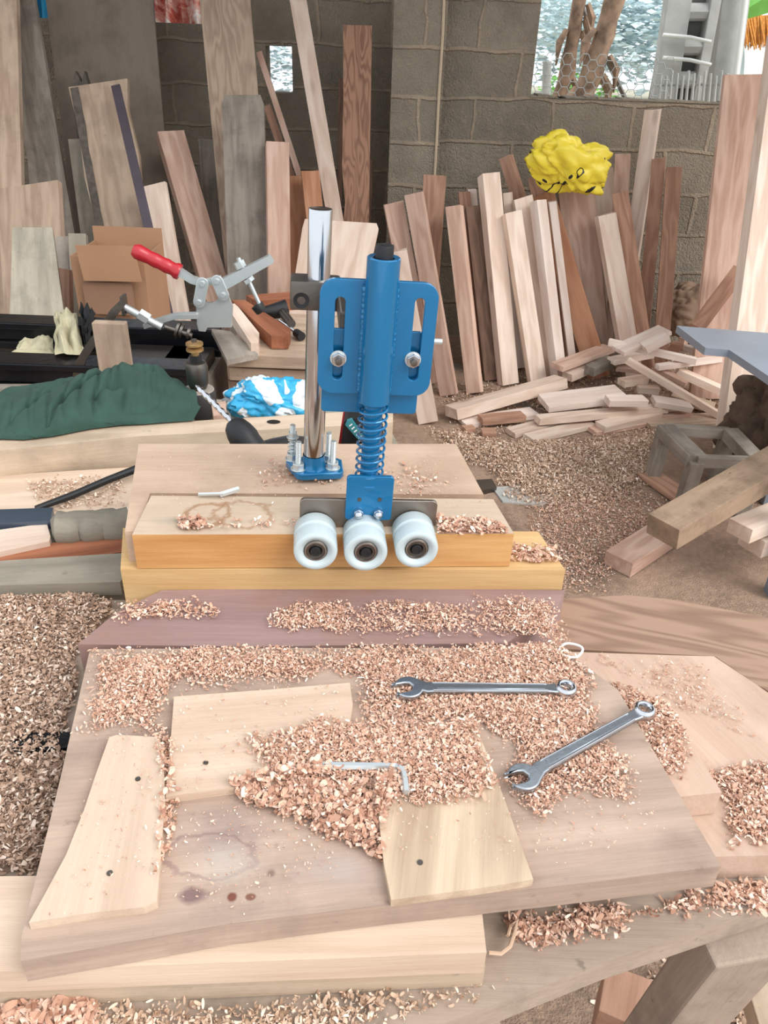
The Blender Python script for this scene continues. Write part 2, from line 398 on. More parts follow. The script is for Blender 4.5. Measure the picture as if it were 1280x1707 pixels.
def _obb(a, k, dy):
    label, top, low, wpx, t, phi = a[:6]; T = PY(top[0], top[1], top[2] + dy); B = PY(low[0], low[1], low[2] + dy)
    if k.get('floor', True): B = T + (B - T) * ((T.z - .012) / (T.z - B.z))
    w = wpx * dep(T) / F; ax = (T - B); L = ax.length; ax.normalize(); h = Vector((1, 0, 0)); h = (h - ax * h.dot(ax)).normalized()
    yv = Matrix.Rotation(R(phi), 3, ax) @ h; zv = ax.cross(yv)
    if zv.dot(Vector((0, -1, 0))) < 0: zv = -zv
    return np.array((T + B) / 2 - zv * (t / 2)), np.array([ax, yv, zv]), np.array([L / 2, w / 2 * (1.1 if k.get('shape') else 1), t / 2])
def _hit(A, B):
    d = B[0] - A[0]
    axs = list(A[1]) + list(B[1]) + [np.cross(p, q) for p in A[1] for q in B[1]]
    for x in axs:
        n = np.linalg.norm(x)
        if n < 1e-4: continue
        x = x / n
        if abs(d @ x) > np.abs(A[1] @ x) @ A[2] + np.abs(B[1] @ x) @ B[2] + .001: return False
    return True
def flush_leaners():
    ob = [_obb(a, k, 0) for a, k, _ in LEAN]; n = len(LEAN)
    def room(i):
        c, X, h = ob[i]; ext = np.abs(X[:, 1]) @ h; return (YR if c[0] > xp1 else (YR - .12 if c[0] > xp0 - .02 else YL)) - .01 - (c[1] + ext)
    for it in range(70):
        moved = 0
        for i in range(n):
            for j in range(i + 1, n):
                if abs(ob[i][0][0] - ob[j][0][0]) > 1.0 or not _hit(ob[i], ob[j]): continue
                f, b = (i, j) if LEAN[i][0][1][2] + LEAN[i][0][2][2] + 2 * LEAN[i][2] < LEAN[j][0][1][2] + LEAN[j][0][2][2] + 2 * LEAN[j][2] else (j, i)
                if room(b) > .015: LEAN[b][2] += .012; ob[b] = _obb(*LEAN[b])
                else: LEAN[f][2] -= .012; ob[f] = _obb(*LEAN[f])
                moved += 1
        for i in range(n):
            while room(i) < 0: LEAN[i][2] -= .01; ob[i] = _obb(*LEAN[i])
        if not moved: break
    out = {}
    for a, k, dy in LEAN:
        a[1] = (a[1][0], a[1][1], a[1][2] + dy); a[2] = (a[2][0], a[2][1], a[2][2] + dy); out[a[0]] = _leaner(*a, **k)
    return out
LAYERS = []
def board(label, px, z, th, mat, grain=None, cat='board', name='board', group=None, layer=True, parent=None, bevel=.0012, kind=None):
    """flat board from its top outline on height z"""
    P = [PZ(x, y, z) for x, y in px]
    return boardw(label, P, z, th, mat, grain, cat, name, group, layer, parent, bevel, kind)
def boardw(label, P, z, th, mat, grain=None, cat='board', name='board', group=None, layer=True, parent=None, bevel=.0012, kind=None):
    c = sum((Vector(p) for p in P), Vector()) / len(P); c.z = z
    if grain is None: ang = 0
    else:
        g0, g1 = PZ(*grain[0], z), PZ(*grain[1], z); ang = math.atan2(g1.y - g0.y, g1.x - g0.x)
    mw = Matrix.Translation(c) @ Matrix.Rotation(ang, 4, 'Z'); inv = mw.inverted()
    bm = bmesh.new(); L = [inv @ Vector((p[0], p[1], z)) for p in P]
    a = [bm.verts.new(v) for v in L]; b = [bm.verts.new((v.x, v.y, v.z - th)) for v in L]
    bm.faces.new(a); bm.faces.new(b[::-1])
    for i in range(len(a)): bm.faces.new((a[i], b[i], b[(i + 1) % len(a)], a[(i + 1) % len(a)]))
    if layer: LAYERS.append((np.array([(p[0], p[1]) for p in P]), z))
    o = finish(bm, name, mat, parent, mw, bevel=bevel)
    if kind: return tag(o, kind=kind)
    if label: tag(o, label, cat, group)
    return o
def stick(label, p0, p1, w, t, mat, roll=0, cat='offcut', name='offcut', group=None):
    """bar between two world points (centres), w across, t thick"""
    p0 = Vector(p0); p1 = Vector(p1); ax = (p1 - p0); L = ax.length; ax.normalize()
    y = Vector((0, 0, 1)).cross(ax).normalized(); z = ax.cross(y)
    q = Matrix.Rotation(R(roll), 3, ax); y = q @ y; z = q @ z; c = (p0 + p1) / 2
    mw = Matrix(((ax.x, y.x, z.x, c.x), (ax.y, y.y, z.y, c.y), (ax.z, y.z, z.z, c.z), (0, 0, 0, 1)))
    bm = bmesh.new(); bm_box(bm, (0, 0, 0), (L, w, t))
    for v in bm.verts: v.co.x += random.uniform(-.004, .004)
    return tag(finish(bm, name, mat, mw=mw, bevel=.0015), label, cat, group)

# ================================================================ SETTING
def struct(name, bm, mat): return tag(finish(bm, name, mat), kind='structure')
bm = bmesh.new(); bmesh.ops.create_grid(bm, x_segments=2, y_segments=2, size=1, matrix=Matrix.Translation((0, 10, 0)) @ Matrix.Diagonal((16, 14, 1, 1)))
struct('floor', bm, M['floor'])
def boxr(bm, x0, x1, y0, y1, z0, z1): bm_box(bm, ((x0 + x1) / 2, (y0 + y1) / 2, (z0 + z1) / 2), (x1 - x0, y1 - y0, z1 - z0))
HC = 3.1
YR, YL = 4.42, 4.85
xp0 = PY(652, 150, YR - .12).x; xp1 = PY(738, 150, YR - .12).x; xw = PY(889, 120, YR).x; zs = PY(1000, 166, YR).z
bm = bmesh.new()
boxr(bm, xp1, xw, YR, YR + .15, 0, HC); boxr(bm, xw, 3.4, YR, YR + .15, 0, zs)
# ragged mortar along the sill
for i in range(60):
    x = xw + i * .035; boxr(bm, x, x + .035, YR - .008, YR + .15, zs, zs + .006 + .012 * noise.noise(Vector((i * .4, 0, 0))))
struct('wall_right', bm, M['wall'])
bm = bmesh.new(); boxr(bm, xp0, xp1, YR - .12, YL + .02, 0, HC); struct('wall_pillar', bm, M['wall'])
# left wall with the long opening and the small one
zl = PY(280, 38, YL).z; xo1 = PY(372, 20, YL).x; xo0 = PY(45, 20, YL).x
sx0, sx1 = PY(444, 110, YL).x, PY(487, 110, YL).x; sz0, sz1 = PY(466, 155, YL).z, PY(466, 77, YL).z
bm = bmesh.new()
boxr(bm, -4.2, xp0, YL, YL + .15, 0, sz0)
boxr(bm, -4.2, sx0, YL, YL + .15, sz0, zl); boxr(bm, sx1, xp0, YL, YL + .15, sz0, zl)
boxr(bm, -4.2, xo0, YL, YL + .15, zl, HC); boxr(bm, xo1, sx0, YL, YL + .15, zl, HC); boxr(bm, sx1, xp0, YL, YL + .15, zl, HC)
boxr(bm, sx0, sx1, YL, YL + .15, sz1, HC)
struct('wall_left', bm, M['wall'])
# pale crack line of mortar where pillar and wall meet
bm = bmesh.new(); pts = [PY(741, -20, YR - .125), PY(738, 60, YR - .125), PY(732, 150, YR - .125), PY(728, 230, YR - .125), PY(724, 300, YR - .125)]
bm_tube(bm, pts, .007, 6); struct('trim_1', bm, plain('pale_mortar', (196, 176, 150), .9))
bm = bmesh.new()
for i in range(64):
    x = -4.2 + i * .12
    bm_box(bm, (x, 3.6, HC + .01 * (i % 2)), (.122, 2.6, .01))
struct('shading_ceiling', bm, plain('shading_roof_sheet', (120, 116, 112), .7, .3))  # unseen roof, added to keep the far walls darker

# ================================================================ OUTSIDE
bm = bmesh.new(); boxr(bm, -.2, 12, 5.0, 14, .0, .95); struct('ground', bm, plain('pale_outside_ground', (176, 170, 150), .95, var=.2))
# white haze wall far behind, foliage, trunks, fence
def foliage(label, c, rad, n, size, mat, name='tree'):
    bm = bmesh.new(); c = Vector(c)
    for i in range(n):
        d = Vector((random.gauss(0, .5), random.gauss(0, .35), random.gauss(0, .5)))
        p = c + Vector((d.x * rad[0], d.y * rad[1], d.z * rad[2]))
        q = Matrix.Rotation(random.uniform(0, 6.3), 4, 'Z') @ Matrix.Rotation(random.uniform(0, 3), 4, 'X')
        s = size * random.uniform(.5, 1.4)
        vs = [bm.verts.new(Matrix.Translation(p) @ q @ Vector(v)) for v in ((-s, 0, 0), (0, -s * .35, .1 * s), (s, 0, 0), (0, s * .35, .1 * s))]
        bm.faces.new(vs)
    return tag(finish(bm, name, mat), label, 'tree')
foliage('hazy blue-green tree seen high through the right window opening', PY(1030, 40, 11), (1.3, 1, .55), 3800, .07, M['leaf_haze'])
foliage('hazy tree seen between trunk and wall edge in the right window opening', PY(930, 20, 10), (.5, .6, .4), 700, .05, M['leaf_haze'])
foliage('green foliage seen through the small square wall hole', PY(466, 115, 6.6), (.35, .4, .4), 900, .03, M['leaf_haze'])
foliage('low bush behind the wire mesh outside the window', PY(960, 150, 9), (.4, .4, .18), 300, .04, M['leaf_green'], 'bush')
def trunk(label, a, b, r, name='banana_plant'):
    bm = bmesh.new(); a = Vector(a); b = Vector(b); k_ = (a.z - .9) / (b.z - a.z); a = a - (b - a) * k_; pts = []; rs = []
    for i in range(13):
        t = i / 12; p = a.lerp(b, t); p.x += .03 * noise.noise(Vector((i * .5, a.x, 0))); pts.append(p); rs.append(r * (1 - .25 * t) * (1 + .25 * noise.noise(Vector((i * .9, b.x, 3)))))
    bm_tube(bm, pts, rs, 14)
    root = tag(finish(bm, name, M['trunk'], smooth=True), label, 'banana plant')
    for k in range(7):
        t = random.uniform(.3, .9); p = a.lerp(b, t); s = random.choice((-1, 1))
        bm = bmesh.new(); q = [p + Vector((s * r * .9, -r * .3, 0)), p + Vector((s * r * 1.6, -r * .4, -.08)), p + Vector((s * r * 1.7, -r * .4, -.22))]
        rs2 = [.02, .028, .006]; bm_tube(bm, q, rs2, 5); finish(bm, 'bark_strip', M['trunk'], root)
    return root
trunk('slender leaning banana trunk at the left edge of the window opening', PY(915, 165, 6.5) - Vector((.0, 0, 1.2)), PY(975, -40, 6.5), .06)
trunk('thick peeling banana trunk in the middle of the window opening', PY(985, 168, 6.2) - Vector((.3, 0, 1.1)), PY(1040, -40, 6.2), .085)
def pole(label, a, b, r, mat, cat='pole', name='pole'):
    bm = bmesh.new(); bm_cyl(bm, a, b, r, seg=16); return tag(finish(bm, name, mat, smooth=True), label, cat)
pole('short grey fence post at the left of the window opening', PY(905, 330, 7), PY(912, 102, 7), .035, M['concrete'], 'post', 'fence_post')
pole('thin diagonal brace crossing behind the thick banana trunk', PY(1073, 230, 7.3), PY(968, 8, 7.3), .018, M['darksteel'], 'brace', 'diagonal_brace')
# leaning concrete frames
def lean_frame():
    y = 6.6
    root = empty('concrete_frame', 'leaning pale concrete frame with square holes outside the window', 'concrete frame', PY(1120, 160, y))
    o = root.location.copy()
    A0, A1 = PY(1085, 300, y), PY(1135, -40, y); B0, B1 = PY(1135, 300, y), PY(1197, -40, y)
    for (a, b, w) in ((A0, A1, .17), (B0, B1, .07)):
        ax = (b - a).normalized(); bm = bmesh.new(); bm_box(bm, (0, 0, 0), ((b - a).length, .12, w))
        yv = Vector((0, 1, 0)); zv = ax.cross(yv).normalized(); yv = zv.cross(ax); c = (a + b) / 2 - o
        finish(bm, 'side_member', M['concrete'], root, Matrix(((ax.x, yv.x, zv.x, c.x), (ax.y, yv.y, zv.y, c.y), (ax.z, yv.z, zv.z, c.z), (0, 0, 0, 1))), bevel=.005)
    for t in (.36, .52, .68, .84, .1):
        p = A0.lerp(A1, t) - o; q = B0.lerp(B1, t) - o; bm = bmesh.new(); bm_cyl(bm, p, q, .055, seg=8); finish(bm, 'cross_piece', M['concrete'], root)
    bm = bmesh.new(); p = (A0 + A1) / 2 - o; bm_box(bm, (p.x + .2, .09, p.z), (.55, .03, 2.2)); finish(bm, 'recess_shade_panel', plain('painted_recess_shade', (120, 118, 112), .9), root)  # added dark panel, its colour stands in for shade in the openings
    for py in (62, 100):
        bm = bmesh.new(); bm_tube(bm, [PY(1105, py - 4, y - .1) - o, PY(1150, py, y - .1) - o, PY(1185, py + 8, y - .1) - o], .012, 8); finish(bm, 'white_tie', M['whitewall'], root)
lean_frame()
pole('thick pale concrete pipe leaning beside the concrete frame', PY(1190, 300, 6.3), PY(1232, -40, 6.3), .085, M['concrete'], 'pipe', 'leaning_pipe')
pole('thin white rod leaning right of the concrete pipe', PY(1205, 300, 6.1), PY(1246, -40, 6.1), .022, M['whitewall'], 'rod', 'leaning_rod')
# picket fence
root = empty('picket_fence', 'low pale picket fence outside under the concrete frame', 'fence', PY(1150, 160, 5.9)); o = root.location.copy()
for i in range(14):
    x0 = 1098 + i * 9.2; a = PY(x0 - 8, 250, 5.9) - o; b = PY(x0 + 4, 122 + 5 * math.sin(i * 2.1), 5.9) - o
    bm = bmesh.new(); bm_cyl(bm, a, b, .013, .009, 8); finish(bm, 'picket', M['concrete'], root, smooth=True)
bm = bmesh.new(); bm_tube(bm, [PY(1095, 142, 5.92) - o, PY(1225, 140, 5.92) - o], .009, 6); finish(bm, 'rail', M['concrete'], root)
# hexagonal wire mesh
bm = bmesh.new(); y = 5.6; a = PY(890, 95, y); b = PY(1100, 300, y); s = .035
nx = int((b.x - a.x) / (s * 1.5)); nz = int((a.z - b.z) / (s * .87))
for i in range(nx):
    for j in range(nz):
        cx = a.x + i * s * 1.5; cz = b.z + j * s * 1.74 + (s * .87 if i % 2 else 0)
        if cz > a.z: continue
        for k in range(3):
            t0, t1 = R(60 * k), R(60 * k + 60)
            bm_cyl(bm, (cx + s * math.cos(t0), y, cz + s * math.sin(t0)), (cx + s * math.cos(t1), y, cz + s * math.sin(t1)), .0022, seg=4, caps=False)
tag(finish(bm, 'wire_netting', M['wire']), 'hexagonal wire netting stretched low across the window opening', 'netting')
# white wall, thatch, leaf at the right
bm = bmesh.new(); c = PY(1290, 120, 9); boxr(bm, PY(1225, 100, 9).x, c.x + 2, 9, 9.1, 0, PY(1260, 80, 9).z); tag(finish(bm, 'outside_wall', M['whitewall']), 'white outside wall at the far right behind the tall boards', 'wall')
bm = bmesh.new()
for i in range(120):
    x = random.uniform(1236, 1330); p = PY(x, 26, 8.2); q = PY(x + random.uniform(-6, 6), random.uniform(66, 84), 8.2); q.y += random.uniform(-.1, .1)
    bm_cyl(bm, p, q, .012, .005, 5)
tag(finish(bm, 'thatch_fringe', M['thatch']), 'orange dry thatch fringe at the top right corner', 'thatch')
def leaf(label, a, b, w, mat):
    bm = bmesh.new(); a = Vector(a); b = Vector(b); n = 10; L = []
    for i in range(n + 1):
        t = i / n; p = a.lerp(b, t); p.z += .12 * math.sin(t * math.pi); ww = w * math.sin(math.pi * (0.08 + .9 * t)) ** .7
        L.append([bm.verts.new(p + Vector((0, .05, ww))), bm.verts.new(p + Vector((0, -.03, 0))), bm.verts.new(p + Vector((0, .05, -ww)))])
    for i in range(n):
        for k in range(2): bm.faces.new((L[i][k], L[i + 1][k], L[i + 1][k + 1], L[i][k + 1]))
    tag(finish(bm, 'banana_leaf', mat, smooth=True), label, 'leaf')
leaf('broad green banana leaf at the top right corner above the thatch', PY(1235, 20, 7.6), PY(1420, -20, 7.6), .16, M['leaf_green'])
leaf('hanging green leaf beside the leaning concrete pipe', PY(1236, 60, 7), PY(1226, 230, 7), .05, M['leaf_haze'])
# tarps beyond the left opening
def cloth_sheet(label, a, b, z0, z1, y, mat, name):
    bm = bmesh.new(); n = 40; m = 16; V = []
    for i in range(n + 1):
        V.append([bm.verts.new((a + (b - a) * i / n, y + .12 * noise.noise(Vector((i * .3, j * .35, a))), z0 + (z1 - z0) * j / m)) for j in range(m + 1)])
    for i in range(n):
        for j in range(m): bm.faces.new((V[i][j], V[i + 1][j], V[i + 1][j + 1], V[i][j + 1]))
    tag(finish(bm, name, mat, smooth=True), label, 'tarpaulin')
cloth_sheet('red and white tarpaulin seen through the high left opening', PY(215, 10, 5.6).x, PY(360, 10, 5.6).x, 1.2, 2.6, 5.6, M['redtarp'], 'tarpaulin')
cloth_sheet('bright blue tarpaulin at the top left corner beyond the wall', PY(20, 10, 5.4).x, PY(150, 10, 5.4).x, 1.0, 2.6, 5.4, M['bluetarp'], 'tarpaulin')

# ================================================================ LEFT STACK AGAINST THE WALL
bark_edge = [(0, -.9), (.15, -1), (.3, -.82), (.45, -.95), (.6, -.8), (.75, -.95), (.9, -.84), (1, -1), (1, 1), (.85, .92), (.7, 1.02), (.5, .9), (.3, 1), (.12, .94), (0, 1)]
leaner('grey-brown sheet of plywood, broadest board, reaching above the frame', (156, -90, 4.4), (200, 330, 4.1), 182, .018, 0, M['sheet'], cat='sheet', name='plywood_sheet')
leaner('broad tan plank at the far left edge, cut by the frame', (-14, -60, 4.3), (-2, 300, 4.0), 84, .03, -6, M['tan'])
leaner('bark-edged grey slab just right of the far-left tan plank', (22, -25, 4.4), (80, 300, 4.2), 62, .03, 0, M['grey'], name='bark_slab', shape=[(0, -1), (1, -1), (1, .6), (.93, 1.0), (.8, .75), (.7, 1.0), (.55, .95), (.45, 1.2), (.3, 1.05), (.15, 1.25), (0, 1.1)])
leaner('live-edge slab with pale face and grey bark edge', (163, 138, 4.15), (208, 390, 3.9), 100, .03, 0, M['tan'], name='live_edge_slab', shape=bark_edge)
# the grey bark strip and dark streak of that slab as its parts
def strip_on(parent, v0, v1, mat, name, L, w, t, wob=.02):
    bm = bmesh.new(); n = 24; a = []; b = []
    for i in range(n + 1):
        x = (i / n - .5) * L; d = noise.noise(Vector((i * .35, v0, 0))) * wob
        a.append((x, (v0) * w / 2)); b.append((x, (v1) * w / 2 + d))
    pts = a + b[::-1]; f = [bm.verts.new((x, y, t / 2 + .004)) for x, y in pts]; g = [bm.verts.new((x, y, t / 2 - .004)) for x, y in pts]
    bm.faces.new(f); bm.faces.new(g[::-1])
    for i in range(len(f)): bm.faces.new((f[i], g[i], g[(i + 1) % len(f)], f[(i + 1) % len(f)]))
    finish(bm, name, mat, parent)
leaner('dark purple-grey bar leaning across the live-edge slab', (192, 142, 4.02), (268, 470, 3.5), 15, .012, 0, M['purplebar'], cat='bar', name='metal_bar')
leaner('small grey slab standing left of the live-edge slab', (130, 232, 4.25), (150, 385, 4.15), 34, .03, 0, M['greygreen'])
leaner('short dark bark stump peeking above the live-edge slab', (130, 118, 4.3), (140, 200, 4.27), 34, .04, 0, M['bark'], name='bark_slab', shape=[(0, -1), (.93, -1), (1, -.6), (.96, -.2), (1, .3), (.94, .9), (0, 1)])
leaner('pale pink board right of the dark bar, cut at mid height', (256, 306, 3.85), (290, 500, 3.6), 40, .025, -8, M['pale'])
leaner('thick pink post leaning left beside the plywood sheet', (285, 219, 4.1), (352, 450, 3.75), 45, .06, 25, M['pink'], name='post', cat='post')
leaner('short dull board standing behind the tall knotty board', (347, 232, 4.4), (362, 430, 4.3), 34, .03, 0, M['grey'])
leaner('tall knotty tan board rising above the frame', (370, -60, 4.35), (402, 300, 4.0), 84, .03, 10, M['knotty'])
leaner('weathered grey board with rounded top in front of the tall knotty board', (404, 158, 4.0), (414, 480, 3.7), 70, .03, 0, M['grey'], shape=[(0, -1), (.97, -1), (1, -.85), (1, .85), (.97, 1), (0, 1)])
leaner('small split wedge of wood lying on the weathered grey board', (415, 196, 3.95), (398, 285, 3.9), 22, .015, 0, M['tan'], floor=False, name='wedge', cat='wedge', shape=[(0, -1), (1, .2), (.5, 1), (0, .6)])
leaner('pink post with green-white streak right of the grey board', (463, 235, 3.9), (466, 480, 3.6), 38, .06, 14, M['pink'], name='post', cat='post')
leaner('thin stick crossing below the small square wall hole', (431, 85, 4.45), (498, 290, 4.25), 10, .012, 0, M['pink'], name='stick', cat='stick')
leaner('second thin stick just left of the crossing one', (444, 174, 4.42), (470, 250, 4.36), 13, .015, 0, M['brown'], name='stick', cat='stick')
leaner('tall narrow pale board leaning beside the wall hole, cut by the frame', (490, -40, 4.4), (556, 350, 4.05), 28, .025, 0, M['pale'])
leaner('fresh orange board behind the pink streaked post', (492, 292, 4.15), (494, 420, 4.08), 32, .03, 0, M['orange'])
leaner('fresh orange-pink board with bright edge left of the steel pole', (517, 284, 4.05), (532, 430, 3.95), 30, .03, 10, M['orange'])
leaner('reddish-brown board with wavy grain and bark edge', (596, 42, 4.35), (592, 360, 4.1), 48, .04, 0, M['wavy'], shape=[(0, -1), (1, -1), (1, 1), (.8, .95), (.6, 1), (.5, .75), (.4, .95), (.2, .8), (0, 1)])
leaner('narrow dark batten standing left of the masonry pillar', (616, 266, 4.45), (614, 345, 4.42), 12, .02, 0, M['dark'], name='batten', cat='batten')
leaner('short narrow dark batten left of the wavy-grained board', (568, 130, 4.5), (566, 300, 4.46), 8, .02, 0, M['dark'], name='batten', cat='batten')
leaner('pale squarish board leaning behind the steel pole', (572, 361, 3.3), (540, 520, 3.1), 126, .02, 0, M['pale'], shape=[(0, -.9), (.98, -.98), (1, -.9), (.96, .98), (.92, 1), (0, .72)])
leaner('wide brown board lying low at the far left edge', (44, 306, 3.5), (55, 480, 3.3), 120, .03, -14, M['tan'])
leaner('grey tapered slab in front of the machine at far left', (50, 379, 2.9), (62, 560, 2.6), 112, .06, 14, M['greygreen'], name='slab', cat='slab', shape=[(0, -1.1), (1, -.62), (1, .48), (0, 1.2)])
leaner('small grey block post right of the tapered slab', (104, 394, 3.3), (106, 520, 3.2), 22, .04, 0, M['grey'], name='post', cat='post')
leaner('short grey post behind the cardboard box, left one', (128, 388, 3.2), (134, 520, 3.1), 28, .05, 10, M['greygreen'], name='post', cat='post')
leaner('short pale post peeking over the cardboard box', (196, 395, 3.3), (198, 520, 3.2), 28, .04, 0, M['tan'], name='post', cat='post')
leaner('short grey post right of the pale one over the box', (222, 388, 3.35), (224, 520, 3.25), 24, .04, 0, M['grey'], name='post', cat='post')
leaner('low dark block post between tapered slab and cardboard box', (106, 448, 3.05), (108, 540, 3.0), 18, .04, 0, M['dark'], name='post', cat='post')
# cardboard box
y = 2.75; root = empty('cardboard_box', 'open brown cardboard box behind the machine, in front of the live-edge slab', 'box', PY(185, 520, y)); oo = root.location.copy()
a, b = PY(134, 520, y) - oo, PY(240, 430, y) - oo; bz = -oo.z
bm = bmesh.new(); boxr(bm, a.x, b.x, -.01, .0, bz + .02, b.z); finish(bm, 'front_panel', M['cardboard'], root)
bm = bmesh.new(); boxr(bm, a.x, a.x + .006, 0, .24, bz + .02, b.z); boxr(bm, b.x - .006, b.x, 0, .24, bz + .02, b.z); boxr(bm, a.x, b.x, .24, .25, bz + .02, b.z + .05); boxr(bm, a.x, b.x, 0, .24, bz + .01, bz + .02); finish(bm, 'walls', M['cardboard'], root)
bm = bmesh.new(); vs = [PY(x_, y_, y - .05) - oo for x_, y_ in ((125, 409), (222, 411), (236, 470), (140, 468))]
q = [bm.verts.new(v) for v in vs]; q2 = [bm.verts.new(v + Vector((0, .006, 0))) for v in vs]; bm.faces.new(q); bm.faces.new(q2[::-1])
for i in range(4): bm.faces.new((q[i], q2[i], q2[(i + 1) % 4], q[(i + 1) % 4]))
finish(bm, 'flap', M['cardboard'], root)
bm = bmesh.new(); c0 = PY(146, 522, y - .03) - oo; c1 = PY(220, 472, y - .03) - oo; boxr(bm, c0.x, c1.x, -.035, -.03, c0.z, c1.z); finish(bm, 'inner_panel', M['cardboard2'], root)

# ================================================================ RIGHT STACK
A = leaner
A('pale plank end lowest left of the right stack, behind the blue plate', (660, 418, 3.32), (712, 695, 3.18), 36, .03, 0, M['pale'])
A('pink plank leftmost of the right stack beside the pillar', (656, 337, 3.84), (716, 655, 3.62), 33, .04, 6, M['pink'])
A('pink-brown plank with thin bright right edge, second from the pillar', (688, 322, 3.78), (747, 660, 3.50), 31, .035, -20, M['pink'])
A('brown plank with bright right edge standing upright behind the left end', (723, 291, 4.0), (714, 430, 3.92), 36, .04, -20, M['brown'])
A('narrow pinkish post with pale right side, third in the front row', (754, 343, 3.84), (789, 657, 3.54), 26, .05, -25, M['pink'], name='post', cat='post')
A('small brown board end peeking behind the knotty square post', (774, 320, 4.02), (802, 600, 3.86), 20, .03, 0, M['brown'])
A('small pale board end peeking left of the knotty square post', (787, 315, 4.06), (812, 600, 3.93), 14, .03, 0, M['white'])
A('dark brown narrow plank left of the knotty square post', (788, 342, 3.92), (820, 640, 3.68), 24, .04, 0, M['dark'])
A('square post with knotty bright face, tallest of the front row', (819, 289, 3.92), (852, 645, 3.66), 33, .055, 22, M['pale'], name='post', cat='post')
A('brown plank with bright right side leaning high behind the front row', (840, 262, 4.06), (868, 350, 4.0), 20, .05, -32, M['brown'])
A('small pale board end right of the knotty square post top', (846, 321, 4.03), (852, 400, 4.0), 16, .03, 0, M['pale'])
A('pale plank with brown left side right of the knotty square post', (856, 353, 3.86), (899, 640, 3.66), 30, .05, 14, M['pale'])
A('pale short-topped plank behind the two bright posts', (872, 328, 3.97), (894, 450, 3.9), 33, .04, 10, M['pale'])
A('bright white square post with shaded left side, centre of the row', (903, 333, 3.9), (936, 614, 3.7), 23, .05, 36, M['white'], name='post', cat='post')
A('narrow bright batten touching the bright white post', (921, 335, 3.97), (953, 590, 3.8), 13, .03, 0, M['white'], name='batten', cat='batten')
A('brown plank below the yellow cloth with bright right edge', (893, 294, 4.02), (912, 400, 3.96), 27, .03, -22, M['brown'])
A('orange-brown plank with thin bright right edge leaning to the right', (903, 322, 4.06), (980, 572, 3.86), 38, .02, -20, M['orange'])
A('wide two-tone tan plank directly under the yellow cloth', (961, 318, 4.1), (985, 560, 3.98), 60, .03, 0, M['pink'])
A('pale board end sticking up behind the yellow cloth', (978, 243, 4.16), (985, 400, 4.12), 40, .025, 0, M['pale'])
A('pale pink board right of the yellow cloth', (1004, 282, 4.14), (1018, 420, 4.08), 36, .025, 0, M['pale'])
A('small grey-pink square post right of the yellow cloth', (1038, 257, 4.14), (1030, 400, 4.1), 25, .03, -20, M['pink'], name='post', cat='post')
A('short knotty plank with brown left side, lowest top of the right half', (1012, 357, 3.98), (1044, 545, 3.86), 34, .04, 16, M['pale'])
A('brown plank with broad bright right edge leaning over its neighbours', (1031, 321, 4.03), (1064, 530, 3.9), 23, .05, -30, M['brown'])
A('tallest pale post of the right stack, leaning to the right', (1087, 181, 4.15), (1057, 390, 4.07), 25, .045, -28, M['pale'], name='post', cat='post')
A('narrow brown plank with bright right edge right of the tallest post', (1098, 263, 4.13), (1078, 480, 4.02), 22, .03, -22, M['brown'])
A('brown plank rightmost of the right stack', (1124, 278, 4.06), (1106, 530, 3.92), 26, .03, -14, M['brown'])
A('wide pink-grey board leaning at the right edge of the picture', (1250, 122, 3.9), (1208, 480, 3.7), 82, .03, 0, M['pink'])
A('tall pale board in front at the right edge, with bright left edge', (1336, 60, 3.6), (1268, 550, 3.2), 104, .05, 18, M['pale'])
stick('short diagonal brace of brown wood under the tall right boards', PY(1160, 548, 3.5), PY(1232, 452, 3.62), .07, .05, M['brown'], roll=35, cat='brace', name='brace')

BUILT = flush_leaners()
o = BUILT['live-edge slab with pale face and grey bark edge']
dm = o.dimensions
# which local y side is left in view?
sgn = -1 if (o.matrix_world.to_3x3() @ Vector((0, 1, 0))).x > 0 else 1
strip_on(o, sgn * 1.0, sgn * .72, M['bark'], 'bark_edge', dm.x * .99, dm.y * .93, .03)
# yellow cloth
def blob(label, c, rad, mat, name, cat, amp=.3, freq=2.2, seed=0, sub=5, flat=None, ridge=True, parent=None, smooth=True, rot=0):
    bm = bmesh.new(); bmesh.ops.create_icosphere(bm, subdivisions=sub, radius=1)
    for v in bm.verts:
        n = v.co.normalized(); q = n * freq + Vector((seed, seed * .7, 0))
        f = noise.noise(q) * amp
        if ridge:
            q2 = Vector((q.x * 1.2 + q.z * 1.1, q.y * 1.5, q.z * .6 - q.x * .4)) * 1.7
            f += (min(.35, abs(noise.noise(q2))) - .2) * amp * 1.3 + (min(.3, abs(noise.noise(q2 * 2.3 + Vector((3, 1, 2))))) - .15) * amp * .45
        p = n * (1 + f); v.co = Vector((p.x * rad[0], p.y * rad[1], p.z * rad[2]))
        if flat is not None and v.co.z < flat: v.co.z = flat + (v.co.z - flat) * .05
    mw = Matrix.Translation(c) @ Matrix.Rotation(R(rot), 4, 'Y')
    o = finish(bm, name, mat, parent, mw, smooth=smooth, angle=80)
    return tag(o, label, cat) if label else o
blob('crumpled yellow raincoat with black trim draped over the planks', PY(952, 275, 3.93), (.175, .06, .115), M['yellow'], 'raincoat', 'raincoat', amp=.5, freq=1.1, seed=4.3, rot=14)
blob('brown lumpy sack between the right stack and the tall right boards', PY(1158, 520, 4.15), (.19, .10, .16), M['sack'], 'sack', 'sack', amp=.25, freq=1.6, seed=9)
blob('dark rough tree stump under the metal table at the right edge', Vector((PY(1300, 690, 2.80).x + .02, 2.80, .24)), (.20, .15, .27), M['darkground'], 'tree_stump', 'stump', amp=.3, freq=2.6, seed=5)

